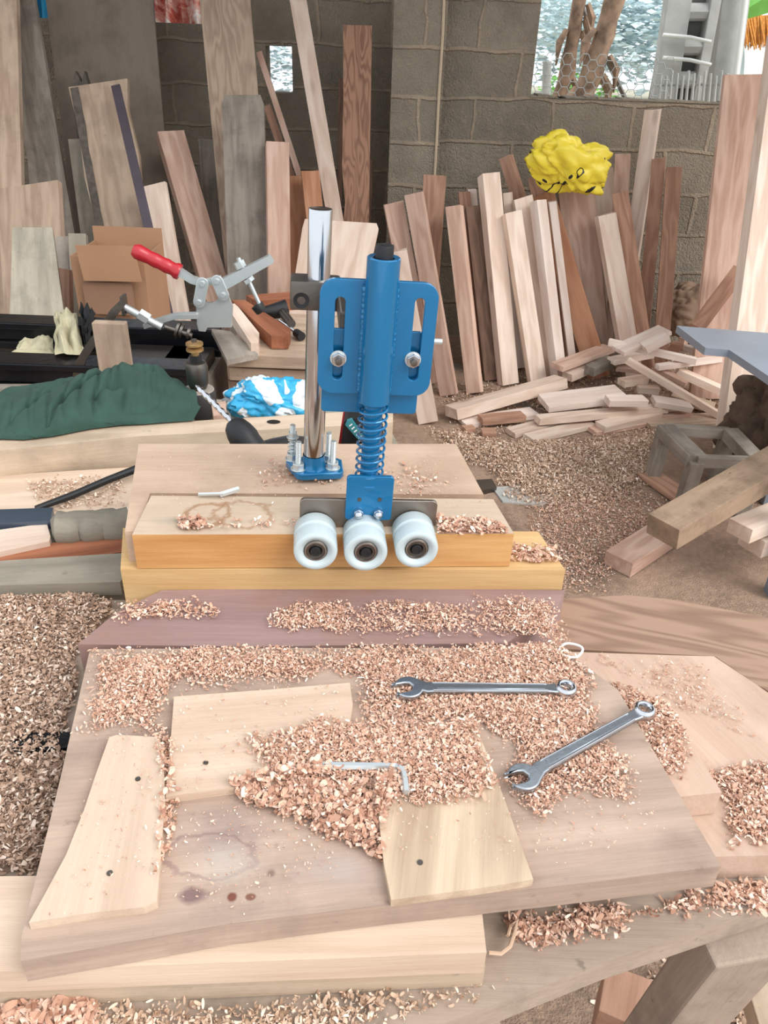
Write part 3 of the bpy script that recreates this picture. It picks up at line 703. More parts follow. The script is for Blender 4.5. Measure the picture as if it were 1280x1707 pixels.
# blue-grey metal table at the right
z = .62
root = empty('metal_table', 'blue-grey sheet metal table top jutting in at the right edge', 'table', PZ(1280, 600, z) * 1.0)
P = [PZ(x_, y_, z) for x_, y_ in ((1128, 543), (1420, 566), (1420, 720), (1215, 583), (1176, 580))]
oo = root.location.copy()
c = oo
bm = bmesh.new(); a = [bm.verts.new(p - oo) for p in P]; b = [bm.verts.new(p - oo - Vector((0, 0, .025))) for p in P]
bm.faces.new(a); bm.faces.new(b[::-1])
for i in range(5): bm.faces.new((a[i], b[i], b[(i + 1) % 5], a[(i + 1) % 5]))
finish(bm, 'table_top', M['greymetal'], root, bevel=.002)
for (x_, y_) in ((1365, 575), (1400, 690)):
    p = PZ(x_, y_, z) - oo; bm = bmesh.new(); bm_box(bm, (p.x, p.y, -z / 2 - .02), (.05, .05, z - .03)); finish(bm, 'leg', M['greymetal'], root)

# ---------------- scrap pile
def fl(px, py, z): return PZ(px, py, z)
pile = [
 # label, (x0,y0,z0), (x1,y1,z1), width, thick, mat, roll
 ('thick long plank at the front left of the scrap pile', (752, 688, .05), (935, 636, .09), .09, .05, 'pale', -8),
 ('thin pale strip under the thick long plank', (770, 705, .012), (890, 688, .012), .09, .022, 'white', 0),
 ('brown short piece at the front left foot of the pile', (800, 700, .035), (872, 694, .035), .06, .03, 'brown', 0),
 ('small brown cube lying on the shavings before the pile', (803, 722, .015), (825, 722, .015), .05, .03, 'brown', 0),
 ('small dark-ended block left of the brown cube', (772, 716, .012), (790, 714, .012), .04, .022, 'brown', 0),
 ('flat board with dark end lying low in front', (850, 722, .014), (930, 702, .014), .07, .024, 'pale', 0),
 ('flat pale board lying lowest at the front edge of the pile', (880, 732, .014), (985, 706, .014), .07, .022, 'pale', 0),
 ('broad pale board with angled end in the middle of the pile', (905, 672, .07), (1035, 656, .10), .15, .03, 'white', 0),
 ('long narrow board along the front of the pile', (895, 700, .05), (1110, 680, .06), .055, .03, 'pale', 0),
 ('pale board with knots at the front right of the pile', (1000, 712, .03), (1095, 690, .035), .07, .03, 'pale', 0),
 ('brown board end under the knotty front right board', (985, 718, .012), (1085, 700, .012), .08, .02, 'pink', 0),
 ('bright short board with dark end on the pile', (1012, 668, .12), (1075, 668, .12), .07, .03, 'white', 0),
 ('dark-ended board lying across the back left of the pile', (928, 612, .14), (1015, 580, .16), .08, .025, 'pink', 0),
 ('small block below the crossed board at the back left', (945, 628, .09), (975, 615, .10), .06, .04, 'pale', 0),
 ('dark square-ended block behind the thick long plank', (982, 618, .12), (1018, 602, .13), .06, .045, 'grey', 0),
 ('bright board with dark end in the upper middle of the pile', (1018, 602, .15), (1085, 590, .16), .06, .025, 'white', 0),
 ('pale short board lying flat beside the long thin batten', (1030, 612, .11), (1075, 618, .12), .07, .02, 'pink', 0),
 ('pale board stub behind the bright short board', (1035, 638, .10), (1075, 632, .10), .06, .03, 'pale', 0),
 ('small dark-shaded block in the heart of the pile', (1062, 648, .08), (1098, 650, .08), .05, .03, 'pale', 0),
 ('broad bright board across the top of the pile', (1030, 585, .24), (1108, 550, .32), .10, .02, 'white', 0),
 ('bright board with slanted end on top of the pile', (1072, 580, .27), (1112, 560, .33), .09, .03, 'white', 0),
 ('long batten sloping down to the right across the top', (1014, 570, .26), (1160, 602, .22), .035, .03, 'white', 0),
 ('batten lying from left up to the right end of the top', (1095, 612, .19), (1200, 598, .20), .035, .025, 'white', 0),
 ('long thin batten slanting down to the floor in front', (1045, 600, .22), (1208, 698, .03), .03, .03, 'pale', 0),
 ('dark-ended board lying right of the long thin batten', (1088, 612, .17), (1145, 640, .13), .05, .02, 'pink', 0),
 ('long pink board slanting right under the top battens', (1128, 618, .15), (1240, 668, .05), .06, .035, 'pale', 0),
 ('pale board reaching the right side of the pile', (1150, 612, .14), (1225, 632, .10), .07, .02, 'white', 0),
 ('thin pale strip at the right rear of the pile', (1170, 632, .09), (1235, 650, .06), .05, .02, 'pale', 0),
 ('small brown chunk on top of the pile near the metal table', (1118, 576, .20), (1136, 580, .20), .05, .04, 'brown', 0),
 ('small bright chunk beneath the tip of the metal table', (1142, 580, .19), (1158, 584, .19), .04, .03, 'white', 0),
 ('tiny brown chunk right behind the larger chunk', (1134, 566, .19), (1144, 570, .19), .03, .03, 'pink', 0),
 ('bright board in the right middle of the pile', (1088, 668, .09), (1150, 678, .07), .09, .025, 'white', 0),
 ('thin pink strip low at the right of the pile', (1100, 694, .03), (1150, 690, .03), .04, .02, 'pink', 0),
 ('long plank flat on the floor at the right foot of the pile', (1075, 705, .015), (1190, 700, .015), .12, .02, 'tan', 0),
 ('short board under the pale side of the pile', (1120, 660, .05), (1190, 680, .03), .08, .03, 'tan', 0),
]
for (lb, a, b, w, t, m, rl) in pile:
    stick(lb, fl(*a), fl(*b), w, t, M[m], rl, group='offcuts in the scrap pile')
# ---------------- stool
p = PZ(1125, 800, 0)
root = empty('stool', 'grey wooden stool frame without a seat on the shavings', 'stool', (p.x, p.y, 0)); oo = root.location.copy()
zt = .22
c0, c1, c2, c3 = [PZ(x_, y_, zt) - oo for x_, y_ in ((1108, 716), (1160, 768), (1262, 772), (1215, 722))]
def barl(root, oo, a, b, w, t, mat, name, up=Vector((0, 0, 1))):
    a = Vector(a); b = Vector(b); ax = (b - a).normalized(); y_ = up.cross(ax).normalized(); z_ = ax.cross(y_); c = (a + b) / 2
    bm = bmesh.new(); bm_box(bm, (0, 0, 0), ((b - a).length, w, t))
    return finish(bm, name, mat, root, Matrix(((ax.x, y_.x, z_.x, c.x), (ax.y, y_.y, z_.y, c.y), (ax.z, y_.z, z_.z, c.z), (0, 0, 0, 1))), bevel=.003)
barl(root, oo, c0, c1, .07, .045, M['grey'], 'side_rail'); barl(root, oo, c1, c2, .035, .04, M['grey'], 'front_rail')
barl(root, oo, c3, c2, .06, .045, M['grey'], 'side_rail'); barl(root, oo, c0, c3, .035, .04, M['grey'], 'back_rail')
for c_ in (c0, c1, c2, c3):
    d = Vector((c_.x * 1.02, c_.y * 1.02, -oo.z)); barl(root, oo, (c_.x, c_.y, zt), (c_.x + .0, c_.y + .012, .004), .05, .05, M['grey'], 'leg', up=Vector((0, 1, 0)))
stick('thin broken board lying before the stool', PZ(1080, 790, .012), PZ(1150, 838, .02), .09, .02, M['brown'], cat='board', name='broken_board')
# ---------------- beams at the right
def beam(label, p0, dirpx, w, t, mat, roll=0, name='beam', cat='beam'):
    return stick(label, p0, dirpx, w, t, mat, roll, cat=cat, name=name)
beam('thick rough-sawn beam with square end jutting in from the right', PZ(1104, 886, .30), PZ(1345, 745, .40), .105, .07, M['fuzzy'], 0)
beam('brown timber lying on the floor beneath the rough beam', PZ(1030, 940, .03), PZ(1290, 770, .05), .10, .055, M['pink'], 0)
beam('split pale timber under the rough beam, upper one', PZ(1232, 885, .22), PZ(1400, 815, .24), .08, .05, M['pale'], 0)
beam('split pale timber under the rough beam, lower one', PZ(1252, 905, .16), PZ(1420, 850, .17), .09, .06, M['pale'], 0)
board('piece of broken white paper-like board under the stool', [(1142, 792), (1168, 790), (1162, 812), (1136, 802)], .01, .008, M['whitewall'], cat='scrap', name='white_scrap', layer=False)
board('flat blue-grey concrete slab patch among the shavings', [(820, 812), (900, 806), (935, 822), (905, 842), (838, 836)], .006, .006, M['concrete'], cat='slab', name='concrete_slab', layer=False)
board('small dark grey stone slab behind the right of the block', [(792, 800), (820, 798), (828, 812), (802, 818)], .02, .02, M['darksteel'], cat='stone', name='stone_slab', layer=False)

# ================================================================ MACHINE WITH BLACK RAILS
z = .85
r0 = PZ(0, 532, z); r1 = PZ(0, 598, z); xe = PZ(335, 600, z).x
root = empty('planer_bed', 'old grey machine bed with two glossy black rails at the left', 'machine', (-.8, 1.7, 0))
def rl(yc, nm):
    bm = bmesh.new(); x0, x1 = -1.5 + .8, xe + .8
    for (dy, dz, h, d) in ((0, -.008, .016, .07), (-.018, -.030, .030, .02), (.0, -.055, .018, .075)):
        boxr(bm, x0, x1, yc - 1.7 + dy - d / 2, yc - 1.7 + dy + d / 2, z + dz - h / 2, z + dz + h / 2)
    return finish(bm, nm, M['blacksteel'], root, bevel=.003)
rl(r0.y + .01, 'rail'); rl(r1.y + .01, 'rail')
bm = bmesh.new(); boxr(bm, -.7, xe + .8, r1.y - 1.7, r1.y - 1.7 + .03, .02, z - .065); boxr(bm, -.7, xe + .8, r0.y - 1.7, r0.y - 1.7 + .03, .02, z - .065)
boxr(bm, xe + .77, xe + .8, r1.y - 1.7, r0.y - 1.7, .02, z - .065); finish(bm, 'body', M['grey'], root)
bm = bmesh.new(); boxr(bm, -.7, xe + .8, r1.y - 1.66, r0.y - 1.7, z - .10, z - .08); finish(bm, 'bed_plate', M['greygreen'], root)
for x_, w_ in ((250, .08), (305, .05)):
    q = PZ(x_, 575, z); bm = bmesh.new(); boxr(bm, q.x + .8 - w_, q.x + .8 + w_, r1.y - 1.67, r0.y - 1.74, z - .075, z - .035); finish(bm, 'cross_plate', M['darksteel'], root, bevel=.003)
# oil stain patch box
q = PY(185, 665, r1.y - .02); bm = bmesh.new(); bm_box(bm, (q.x + .8, q.y - 1.7, .70), (.06, .02, .05)); finish(bm, 'switch_box', M['black'], root, bevel=.003)
# rags on rails
def rag(label, corners, mat, zz, name='rag', cat='rag', seed=0, h=.03):
    """corners (px, py): back-left, back-right, front-right, front-left"""
    q = [PZ(a, b, zz) for a, b in corners]; bm = bmesh.new(); n, m = 46, 46; V = []
    for i in range(n + 1):
        row = []
        for j in range(m + 1):
            u, v = i / n, j / m; p = q[0].lerp(q[1], u).lerp(q[3].lerp(q[2], u), v)
            e = min(1, 9 * min(u, 1 - u, v, 1 - v)); f = abs(noise.noise(Vector((u * 2.4 + v * .8 + seed, v * 1.3, seed)))) + .35 * abs(noise.noise(Vector((u * 5 + seed, v * 2.5 + u * 2, seed))))
            row.append(bm.verts.new((p.x + .008 * noise.noise(Vector((v * 4, seed, u))), p.y + .008 * noise.noise(Vector((u * 4, seed + 5, v))), zz + .002 + h * (f + .12) * (.15 + .85 * e))))
        V.append(row)
    for i in range(n):
        for j in range(m): bm.faces.new((V[i][j], V[i + 1][j], V[i + 1][j + 1], V[i][j + 1]))
    return tag(finish(bm, name, mat, smooth=True, angle=80), label, cat)
rag('pale khaki rag draped across both black rails', [(90, 524), (128, 524), (142, 594), (92, 594)], M['khaki'], z + .002, seed=2, h=.035)
rag('flat strip of khaki rag lying between the rails', [(34, 570), (88, 560), (90, 592), (22, 592)], M['khaki'], z - .04, seed=8, h=.02)
rag('black rag bunched beside the khaki rag', [(131, 522), (160, 524), (150, 582), (145, 588)], M['blackrag'], z + .002, seed=5, h=.06)
# wooden upright block in front of the rails
q0 = PY(150, 540, r1.y - .08); q1 = PY(217, 628, r1.y - .08)
bm = bmesh.new(); w_ = (q1.x - q0.x); bm_box(bm, (0, 0, 0), (q0.z - q1.z + .06, w_, .022))
mw = Matrix.Translation(((q0.x + q1.x) / 2, r1.y - .062, (q0.z + q1.z) / 2 - .03)) @ Matrix(((0, 1, 0, 0), (0, 0, 1, 0), (1, 0, 0, 0), (0, 0, 0, 1)))
tag(finish(bm, 'wooden_block', M['tan'], mw=mw, bevel=.002), 'upright brown wooden block in front of the black rails', 'block')
# curved blade
def pxp(lst, y): return [PY(a, b, y) for a, b in lst]
yb = 1.55
out = pxp([(121, 628), (124, 606), (142, 576), (165, 545), (184, 516), (203, 498), (209, 508), (192, 530), (175, 552), (158, 578), (143, 600), (135, 628)], r1.y - .02)
bm = bmesh.new(); a = [bm.verts.new(v) for v in out]; b = [bm.verts.new(v + Vector((0, .004, 0))) for v in out]; bm.faces.new(a); bm.faces.new(b[::-1])
for i in range(len(a)): bm.faces.new((a[i], b[i], b[(i + 1) % len(a)], a[(i + 1) % len(a)]))
tag(finish(bm, 'saw_blade', M['darksteel']), 'curved dark steel blade standing behind the upright block', 'blade')
root = empty('clamp_rod', 'steel threaded rod with end plate lying over the rails', 'rod', PY(240, 530, 1.62)); oo = root.location.copy()
bm = bmesh.new(); bm_cyl(bm, PY(207, 512, 1.62) - oo, PY(270, 545, 1.62) - oo, .008, seg=14); finish(bm, 'rod', M['zinc'], root, smooth=True)
bm = bmesh.new(); bm_cyl(bm, PY(232, 523, 1.62) - oo, PY(248, 533, 1.62) - oo, .013, seg=6); finish(bm, 'nut', M['zinc'], root)
bm = bmesh.new(); p_ = PY(207, 508, 1.62) - oo; bm_box(bm, p_, (.006, .03, .04)); finish(bm, 'end_plate', M['darksteel'], root, bevel=.001)
root = empty('pivot_bolt', 'dark bolt with round washers below the toggle clamp', 'bolt', PY(300, 550, 1.6)); oo = root.location.copy()
bm = bmesh.new(); bm_cyl(bm, PY(275, 545, 1.62) - oo, PY(320, 560, 1.62) - oo, .006, seg=12); finish(bm, 'shank', M['darksteel'], root, smooth=True)
for x_, r_ in ((294, .019), (300, .015), (312, .013)):
    bm = bmesh.new(); a = PY(x_, 549 + (x_ - 294) * .3, 1.62) - oo; bm_cyl(bm, a, a + Vector((.005, 0, -.002)), r_, seg=24); finish(bm, 'washer', M['darksteel'], root, smooth=True)

# ---------------- toggle clamp
YC = 1.66
root = empty('toggle_clamp', 'large zinc toggle clamp with red grip standing behind the steel pole', 'clamp', PY(356, 545, YC)); oo = root.location.copy()
def tc(px, py, dy=0): return PY(px, py, YC + dy) - oo
def slab(root, oo, pts, y0, y1, mat, name, YY, bevel=.0008):
    bm = bmesh.new(); P = [PY(a, b, YY) - oo for a, b in pts]
    a = [bm.verts.new((p.x, y0, p.z)) for p in P]; b = [bm.verts.new((p.x, y1, p.z)) for p in P]; bm.faces.new(a); bm.faces.new(b[::-1])
    for i in range(len(a)): bm.faces.new((a[i], b[i], b[(i + 1) % len(a)], a[(i + 1) % len(a)]))
    return finish(bm, name, mat, root, bevel=bevel, smooth=True)
slab(root, oo, [(327, 502), (332, 498), (343, 503), (352, 505), (362, 500), (368, 490), (380, 492), (388, 510), (386, 545), (346, 545), (343, 552), (332, 551), (329, 540)], -.004, .004, M['zinc'], 'body_plate', YC)
slab(root, oo, [(240, 539), (270, 529), (292, 523), (331, 522), (331, 529), (293, 530), (272, 536), (243, 546)], -.012, .012, M['zinc'], 'side_arm', YC)
slab(root, oo, [(296, 444), (322, 461), (340, 466), (368, 460), (366, 470), (338, 477), (318, 471), (293, 456)], -.008, .008, M['zinc'], 'lever', YC)
bm = bmesh.new(); a, b = tc(300, 454), tc(222, 416); n = 14; pts = [a.lerp(b, i / n) for i in range(n + 1)]
bm_tube(bm, pts, [.0145 + .0035 * math.sin(i * 1.9) * (1 if i % 3 else .4) * .3 + (.002 if i < 2 else 0) + (.002 if i > n - 3 else 0) - (.006 if i == n else 0) for i in range(n + 1)], 18)
finish(bm, 'grip', M['red'], root, smooth=True)
def link_plate(a, b, r, dy):
    A_ = tc(*a); B_ = tc(*b); ax = (B_ - A_); L = ax.length; ang = math.atan2(ax.z, ax.x); o_ = []
    for k in range(13): t = math.pi / 2 + math.pi * k / 12; o_.append((r * math.cos(t), r * math.sin(t)))
    for k in range(13): t = -math.pi / 2 + math.pi * k / 12; o_.append((L + r * math.cos(t), r * math.sin(t)))
    me = plate2d(o_, [], .005, .001)
    ob = link('link_plate', me, M['zinc'], root, Matrix.Translation(A_ + Vector((0, dy, 0))) @ Matrix.Rotation(-ang, 4, 'Y') @ Matrix.Rotation(R(90), 4, 'X'))
    for p in (A_, B_):
        bm = bmesh.new(); bm_cyl(bm, p + Vector((0, dy - .007, 0)), p + Vector((0, dy + .02, 0)), r * .42, seg=18); finish(bm, 'rivet', M['zinc'], ob, ob.matrix_world.inverted(), smooth=True)
link_plate((340, 470), (334, 501), .0125, -.012); link_plate((364, 466), (374, 489), .0125, -.012)
slab(root, oo, [(366, 466), (448, 425), (456, 437), (380, 480)], -.012, .012, M['zinc'], 'hold_down_bar', YC)
bm = bmesh.new(); bm_cyl(bm, tc(397, 430), tc(436, 515), .0045, seg=14); finish(bm, 'spindle', M['zinc'], root, smooth=True)
bm = bmesh.new(); bm_cyl(bm, tc(397, 436), tc(402, 446), .012, seg=6); bm_cyl(bm, tc(394, 440), tc(407, 447), .005, seg=8); bm_cyl(bm, tc(412, 464), tc(416, 470), .013, seg=6); finish(bm, 'spindle_nut', M['zinc'], root)
bm = bmesh.new(); bm_cyl(bm, tc(428, 508), tc(436, 520), .014, .012, seg=20); finish(bm, 'rubber_tip', M['black'], root, bevel=.002, smooth=True)

# ---------------- wooden side bench right of the rails
z = .85
xb0, xb1 = PZ(376, 590, z).x, PZ(590, 590, z).x; yb0, yb1 = PZ(430, 592, z).y, PZ(430, 520, z).y
root = empty('side_bench', 'low wooden bench of stacked boards behind the steel pole', 'bench', ((xb0 + xb1) / 2, yb0, 0)); oo = root.location.copy()
bm = bmesh.new(); boxr(bm, xb0 - oo.x, xb1 - oo.x, 0, yb1 - yb0, z - .03, z); finish(bm, 'bench_top', M['tan'], root, bevel=.003)
for k in range(5):
    bm = bmesh.new(); d = [.0, .01, -.03, -.045, -.02][k]
    bm_box(bm, (0, 0, 0), (xb1 - xb0 + d, .30, .030)); finish(bm, 'lower_board', M[['tan', 'dark', 'pink', 'tan', 'brown'][k]], root, Matrix.Translation(((d) / 2, .17 + d * .5, z - .055 - .034 * k)), bevel=.002)
for sx in (-.18, .18):
    for sy in (.05, .25):
        bm = bmesh.new(); bm_box(bm, (sx, sy, .33), (.05, .05, .62)); finish(bm, 'leg', M['tan'], root)
bm = bmesh.new(); boxr(bm, xb0 - oo.x, xb1 - oo.x, -.01, .30, .645, .663); finish(bm, 'shelf', M['dark'], root)
LAYERS.append((np.array([(xb0, yb0), (xb1, yb0), (xb1, yb1), (xb0, yb1)]), z))
board('rough dusty offcut lying left under the toggle clamp', [(352, 548), (384, 552), (430, 590), (378, 600)], z + .012, .012, M['grey'], ((352, 548), (378, 600)), cat='offcut', name='offcut')
board('narrow pale batten with square end on the side bench', [(378, 510), (392, 505), (432, 555), (430, 572), (418, 572)], z + .03, .03, M['pale'], ((380, 510), (430, 572)), cat='batten', name='batten')
board('polished red-brown frame piece lying right of the batten', [(386, 500), (408, 500), (484, 548), (480, 560), (452, 560)], z + .032, .03, M['redwood'], ((386, 500), (470, 555)), cat='frame piece', name='frame_piece')
board('red-brown frame rail at the back of the side bench', [(410, 492), (500, 485), (500, 497), (428, 502)], z + .03, .03, M['redwood'], ((410, 492), (500, 487)), cat='frame piece', name='frame_piece')
root = empty('hand_drill', 'small black hand drill lying behind the black clamp collar', 'drill', PZ(455, 525, z + .02)); oo = root.location.copy()
bm = bmesh.new(); bm_tube(bm, [PZ(438, 520, z + .03) - oo, PZ(455, 519, z + .03) - oo, PZ(478, 514, z + .035) - oo], [.012, .018, .022], 14); finish(bm, 'body', M['black'], root, smooth=True)
bm = bmesh.new(); bm_tube(bm, [PZ(470, 520, z + .03) - oo, PZ(486, 540, z + .03) - oo], [.012, .010], 12); finish(bm, 'handle', M['darksteel'], root, smooth=True)
root = empty('drill_bit', 'thin bright drill bit with dark collar left of the steel pole', 'drill bit', PZ(480, 550, z + .006)); oo = root.location.copy()
bm = bmesh.new(); bm_cyl(bm, PZ(466, 534, z + .03) - oo, PZ(496, 556, z + .012) - oo, .0035, .005, seg=12); finish(bm, 'shank', M['chrome'], root, smooth=True)
bm = bmesh.new(); bm_cyl(bm, PZ(494, 555, z + .012) - oo, PZ(503, 561, z + .012) - oo, .010, seg=16); finish(bm, 'collar', M['black'], root, smooth=True)

# ---------------- blue plastic bag
blob('crumpled blue and white plastic bag behind the long beam', PZ(452, 690, .87) + Vector((0, .03, .015)), (.078, .05, .042), M['bluebag'], 'plastic_bag', 'plastic bag', amp=.3, freq=2, seed=2)

# ================================================================ WORKBENCH
BZ = .84
root = empty('workbench', 'dusty grey workbench carrying all the boards in the foreground', 'workbench', (0, .5, 0)); oo = root.location.copy()
front = [PZ(x_, y_, BZ) for x_, y_ in ((-260, 1790), (480, 1800), (790, 1688), (1010, 1600), (1420, 1462), (1420, 1110), (1330, 1062), (880, 1025), (200, 1000), (-260, 1000))]
def part_board(P, z, th, mat, name):
    bm = bmesh.new(); a = [bm.verts.new((p.x - oo.x, p.y - oo.y, z)) for p in P]; b = [bm.verts.new((p.x - oo.x, p.y - oo.y, z - th)) for p in P]
    bm.faces.new(a); bm.faces.new(b[::-1])
    for i in range(len(a)): bm.faces.new((a[i], b[i], b[(i + 1) % len(a)], a[(i + 1) % len(a)]))
    LAYERS.append((np.array([(p.x, p.y) for p in P]), z))
    return finish(bm, name, mat, root, bevel=.002)
part_board(front, BZ, .03, M['bench'], 'bench_top')
yk = PZ(500, 1000, BZ).y
xr = .10
back = [Vector((-1.0, yk + .004, 0)), Vector((xr, yk + .004, 0)), Vector((xr - .02, 1.0, 0)), Vector((xr - .12, 1.42, 0)), Vector((-1.0, 1.42, 0))]
part_board(back, BZ, .03, M['greygreen'], 'rear_top')
def leg(px, py, sz=.07):
    p = PZ(px, py, BZ); bm = bmesh.new(); bm_box(bm, (p.x - oo.x, p.y - oo.y, .405), (sz, sz, .81)); finish(bm, 'leg', M['bench'], root, bevel=.003)
leg(760, 1600); leg(-180, 1600)
for x_, y_ in ((-.9, 1.3), (-.05, 1.25)): bm = bmesh.new(); bm_box(bm, (x_ - oo.x, y_ - oo.y, .405), (.07, .07, .81)); finish(bm, 'leg', M['bench'], root)
a = PZ(1240, 1560, BZ - .04) - oo; b = PZ(1010, 1850, .30) - oo; barl(root, oo, a, b, .075, .04, M['bench'], 'brace')
# ---- long planks under the big board (front)
board('upper long pale plank under the big stained board at the front', [(-120, 1462), (60, 1460), (800, 1490), (811, 1588), (-120, 1624)], .894, .026, M['offcut'], ((0, 1600), (800, 1590)), cat='plank', name='plank')
board('lower long pale plank at the front edge, beneath the upper one', [(-120, 1480), (60, 1480), (795, 1505), (809, 1612), (-120, 1652)], .867, .026, M['beam'], ((0, 1600), (800, 1590)), cat='plank', name='plank')
# ---- right hand boards
board('broad pinkish board at the right edge under the others', [(905, 1085), (1110, 1092), (1190, 1094), (1262, 1142), (1420, 1252), (1420, 1423), (1185, 1428), (1150, 1380), (1000, 1300)], .871, .03, M['rightsheet'], ((1000, 1100), (1200, 1300)), cat='board', name='board')
board('brown board with oval grain at the right behind the pinkish board', [(905, 1000), (1045, 992), (1130, 1000), (1280, 1030), (1420, 1060), (1420, 1225), (1262, 1142), (1192, 1094), (905, 1080)], .868, .026, M['brownboard'], ((905, 1000), (1280, 1060)), cat='board', name='board')
board('thick board end poking out right of the big stained board', [(930, 1085), (1040, 1140), (1110, 1170), (1203, 1321), (1090, 1333), (960, 1200)], .900, .028, M['rightsheet'], ((1000, 1100), (1150, 1320)), cat='board', name='board')
# ---- the big stained board
board('big stained board in the foreground carrying the wrenches', [(150, 1082), (560, 1080), (935, 1080), (1030, 1150), (1202, 1444), (920, 1478), (640, 1508), (380, 1540), (34, 1602), (36, 1560), (100, 1300)], .92, .025, M['bigboard'], ((60, 1580), (1190, 1440)), cat='board', name='board')
# ---- offcuts on it
board('cream offcut with curved left edge at the left of the big board', [(182, 1229), (194, 1225), (258, 1228), (272, 1240), (275, 1330), (262, 1502), (240, 1512), (150, 1522), (48, 1538), (75, 1490), (110, 1425), (140, 1350), (160, 1290)], .928, .008, M['offcut'], ((225, 1230), (160, 1520)), cat='offcut', name='offcut')
board('rectangular offcut half buried in shavings left of the hex key', [(290, 1161), (440, 1150), (583, 1138), (588, 1175), (570, 1292), (480, 1306), (380, 1314), (276, 1328), (284, 1240)], .928, .008, M['offcut'], ((290, 1161), (583, 1138)), cat='offcut', name='offcut')
board('figured offcut with arched grain in front of the hex key', [(628, 1225), (700, 1205), (792, 1206), (840, 1330), (889, 1466), (790, 1482), (652, 1500), (640, 1440), (628, 1340)], .928, .008, M['cathedral'], ((660, 1500), (700, 1205)), cat='offcut', name='offcut')
# nails in the offcuts
for (x_, y_, lb) in ((183, 1456, 'dark nail head low in the curved cream offcut'), (230, 1299, 'dark nail head high in the curved cream offcut'), (343, 1272, 'dark nail head in the rectangular offcut'), (700, 1438, 'dark nail head in the figured offcut')):
    p = PZ(x_, y_, .928); bm = bmesh.new(); bm_cyl(bm, (0, 0, -.004), (0, 0, .0008), .0022, seg=14)
    tag(finish(bm, 'nail', M['darksteel'], mw=Matrix.Translation(p), smooth=True), lb, 'nail')

# ---- made-up strip standing in for the blurred band before the block
board('made-up purple strip in place of the blurred band before the wood block', [(270, 984), (600, 978), (942, 984), (930, 1010), (845, 1072), (400, 1078), (130, 1074), (195, 1020)], .918, .077, M['purple'], ((130, 1050), (840, 1050)), cat='strip', name='blurred_band_strip')
# ---- laminated block carrying the blue tool
zb = .985
yf = PZ(530, 975, .92).y
b_lo = [PZ(205, 974, .925), PZ(938, 974, .925)]
# lower board
bl = [Vector((b_lo[0].x, b_lo[0].y, 0)), Vector((b_lo[1].x, b_lo[1].y, 0)), PZ(897, 886, .945), PZ(205, 880, .945)]
boardw('yellow lower board of the block, stepping out at the right', bl, .945, .104, M['yellowblock'], ((205, 974), (938, 974)), cat='block', name='wood_block')
up = [Vector((PZ(236, 975, .92).x, b_lo[0].y + .002, 0)), Vector((PY(850, 940, b_lo[1].y).x, b_lo[1].y + .002, 0)), PZ(822, 832, .99), PZ(252, 826, .99)]
o = boardw('upper block with resin-stained front and ring marks on top', up, .99, .044, M['blocktop'], ((236, 975), (850, 975)), cat='block', name='wood_block')
o.data.materials.append(M['blockfront'])
for p in o.data.polygons:
    n = o.matrix_world.to_3x3() @ p.normal
    if n.z < .3: p.material_index = 1
o_blk = o
bm = bmesh.new(); yq_ = b_lo[1].y + .0012; pts_ = [PY(a_, c_, yq_) for a_, c_ in ((781, 897), (798, 897), (793, 925), (787, 944), (777, 944), (783, 920))]
fa = [bm.verts.new(v) for v in pts_]; fb = [bm.verts.new(v + Vector((0, .002, 0))) for v in pts_]; bm.faces.new(fa); bm.faces.new(fb[::-1])
for i in range(6): bm.faces.new((fa[i], fb[i], fb[(i + 1) % 6], fa[(i + 1) % 6]))
dr = finish(bm, 'resin_drip', plain('orange_resin', (188, 96, 44), .3)); dr.parent = o_blk; dr.matrix_parent_inverse = o_blk.matrix_world.inverted()
bb = [PZ(236, 884, .985), PZ(212, 884, .985), PZ(231, 740, .985), PZ(760, 740, .985), PZ(808, 828, .985)]
bb = [PZ(208, 886, .985), PZ(232, 886, .985), PZ(250, 822, .985), PZ(806, 824, .985), PZ(760, 740, .985), PZ(231, 740, .985)]
boardw('pinkish rear board of the block under the steel pole', bb, .985, .04, M['backboard'], ((231, 740), (760, 740)), cat='board', name='board')
stick('support timber under the rear board of the block', (-.25, .86, .8925), (-.02, .90, .8925), .05, .104, M['tan'], name='support', cat='support')
# ---------------- left side of the bench: beam, planks, rod
beam_P = [PZ(x_, y_, .90) for x_, y_ in ((-140, 770), (0, 751), (235, 727), (640, 706), (655, 690), (655, 686), (350, 700), (0, 722), (-140, 733))]
beam_P[4:6] = [PZ(655, 704, .90), PZ(655, 682, .90)]
o = boardw('long pale beam crossing behind the block, with a round hole', beam_P, .90, .058, M['beam'], ((0, 751), (640, 706)), cat='beam', name='beam', bevel=.0015)
p = PZ(456, 703, .9008); bm = bmesh.new(); bmesh.ops.create_circle(bm, cap_ends=True, radius=.010, segments=24, matrix=Matrix.Translation(p) @ Matrix.Diagonal((1.15, .8, 1, 1)))
ho = finish(bm, 'hole', plain('painted_hole_shade', (24, 18, 14), 1)); ho.parent = o; ho.matrix_parent_inverse = o.matrix_world.inverted()  # flat dark disc on the beam, shade inside the hole painted as colour
board('dusty flat plank under the black rod at the left', [(-140, 800), (0, 792), (232, 778), (222, 840), (205, 862), (-140, 862)], .856, .016, M['offcut'], ((0, 800), (230, 790)), cat='plank', name='plank')
P = [PZ(x_, y_, .872) for x_, y_ in ((-140, 852), (0, 849), (88, 846), (84, 868), (0, 872), (-140, 876))]
boardw('blue-grey metal bar at the far left edge', P, .872, .014, M['bluebar'], ((0, 850), (88, 846)), cat='bar', name='metal_bar', bevel=.002)
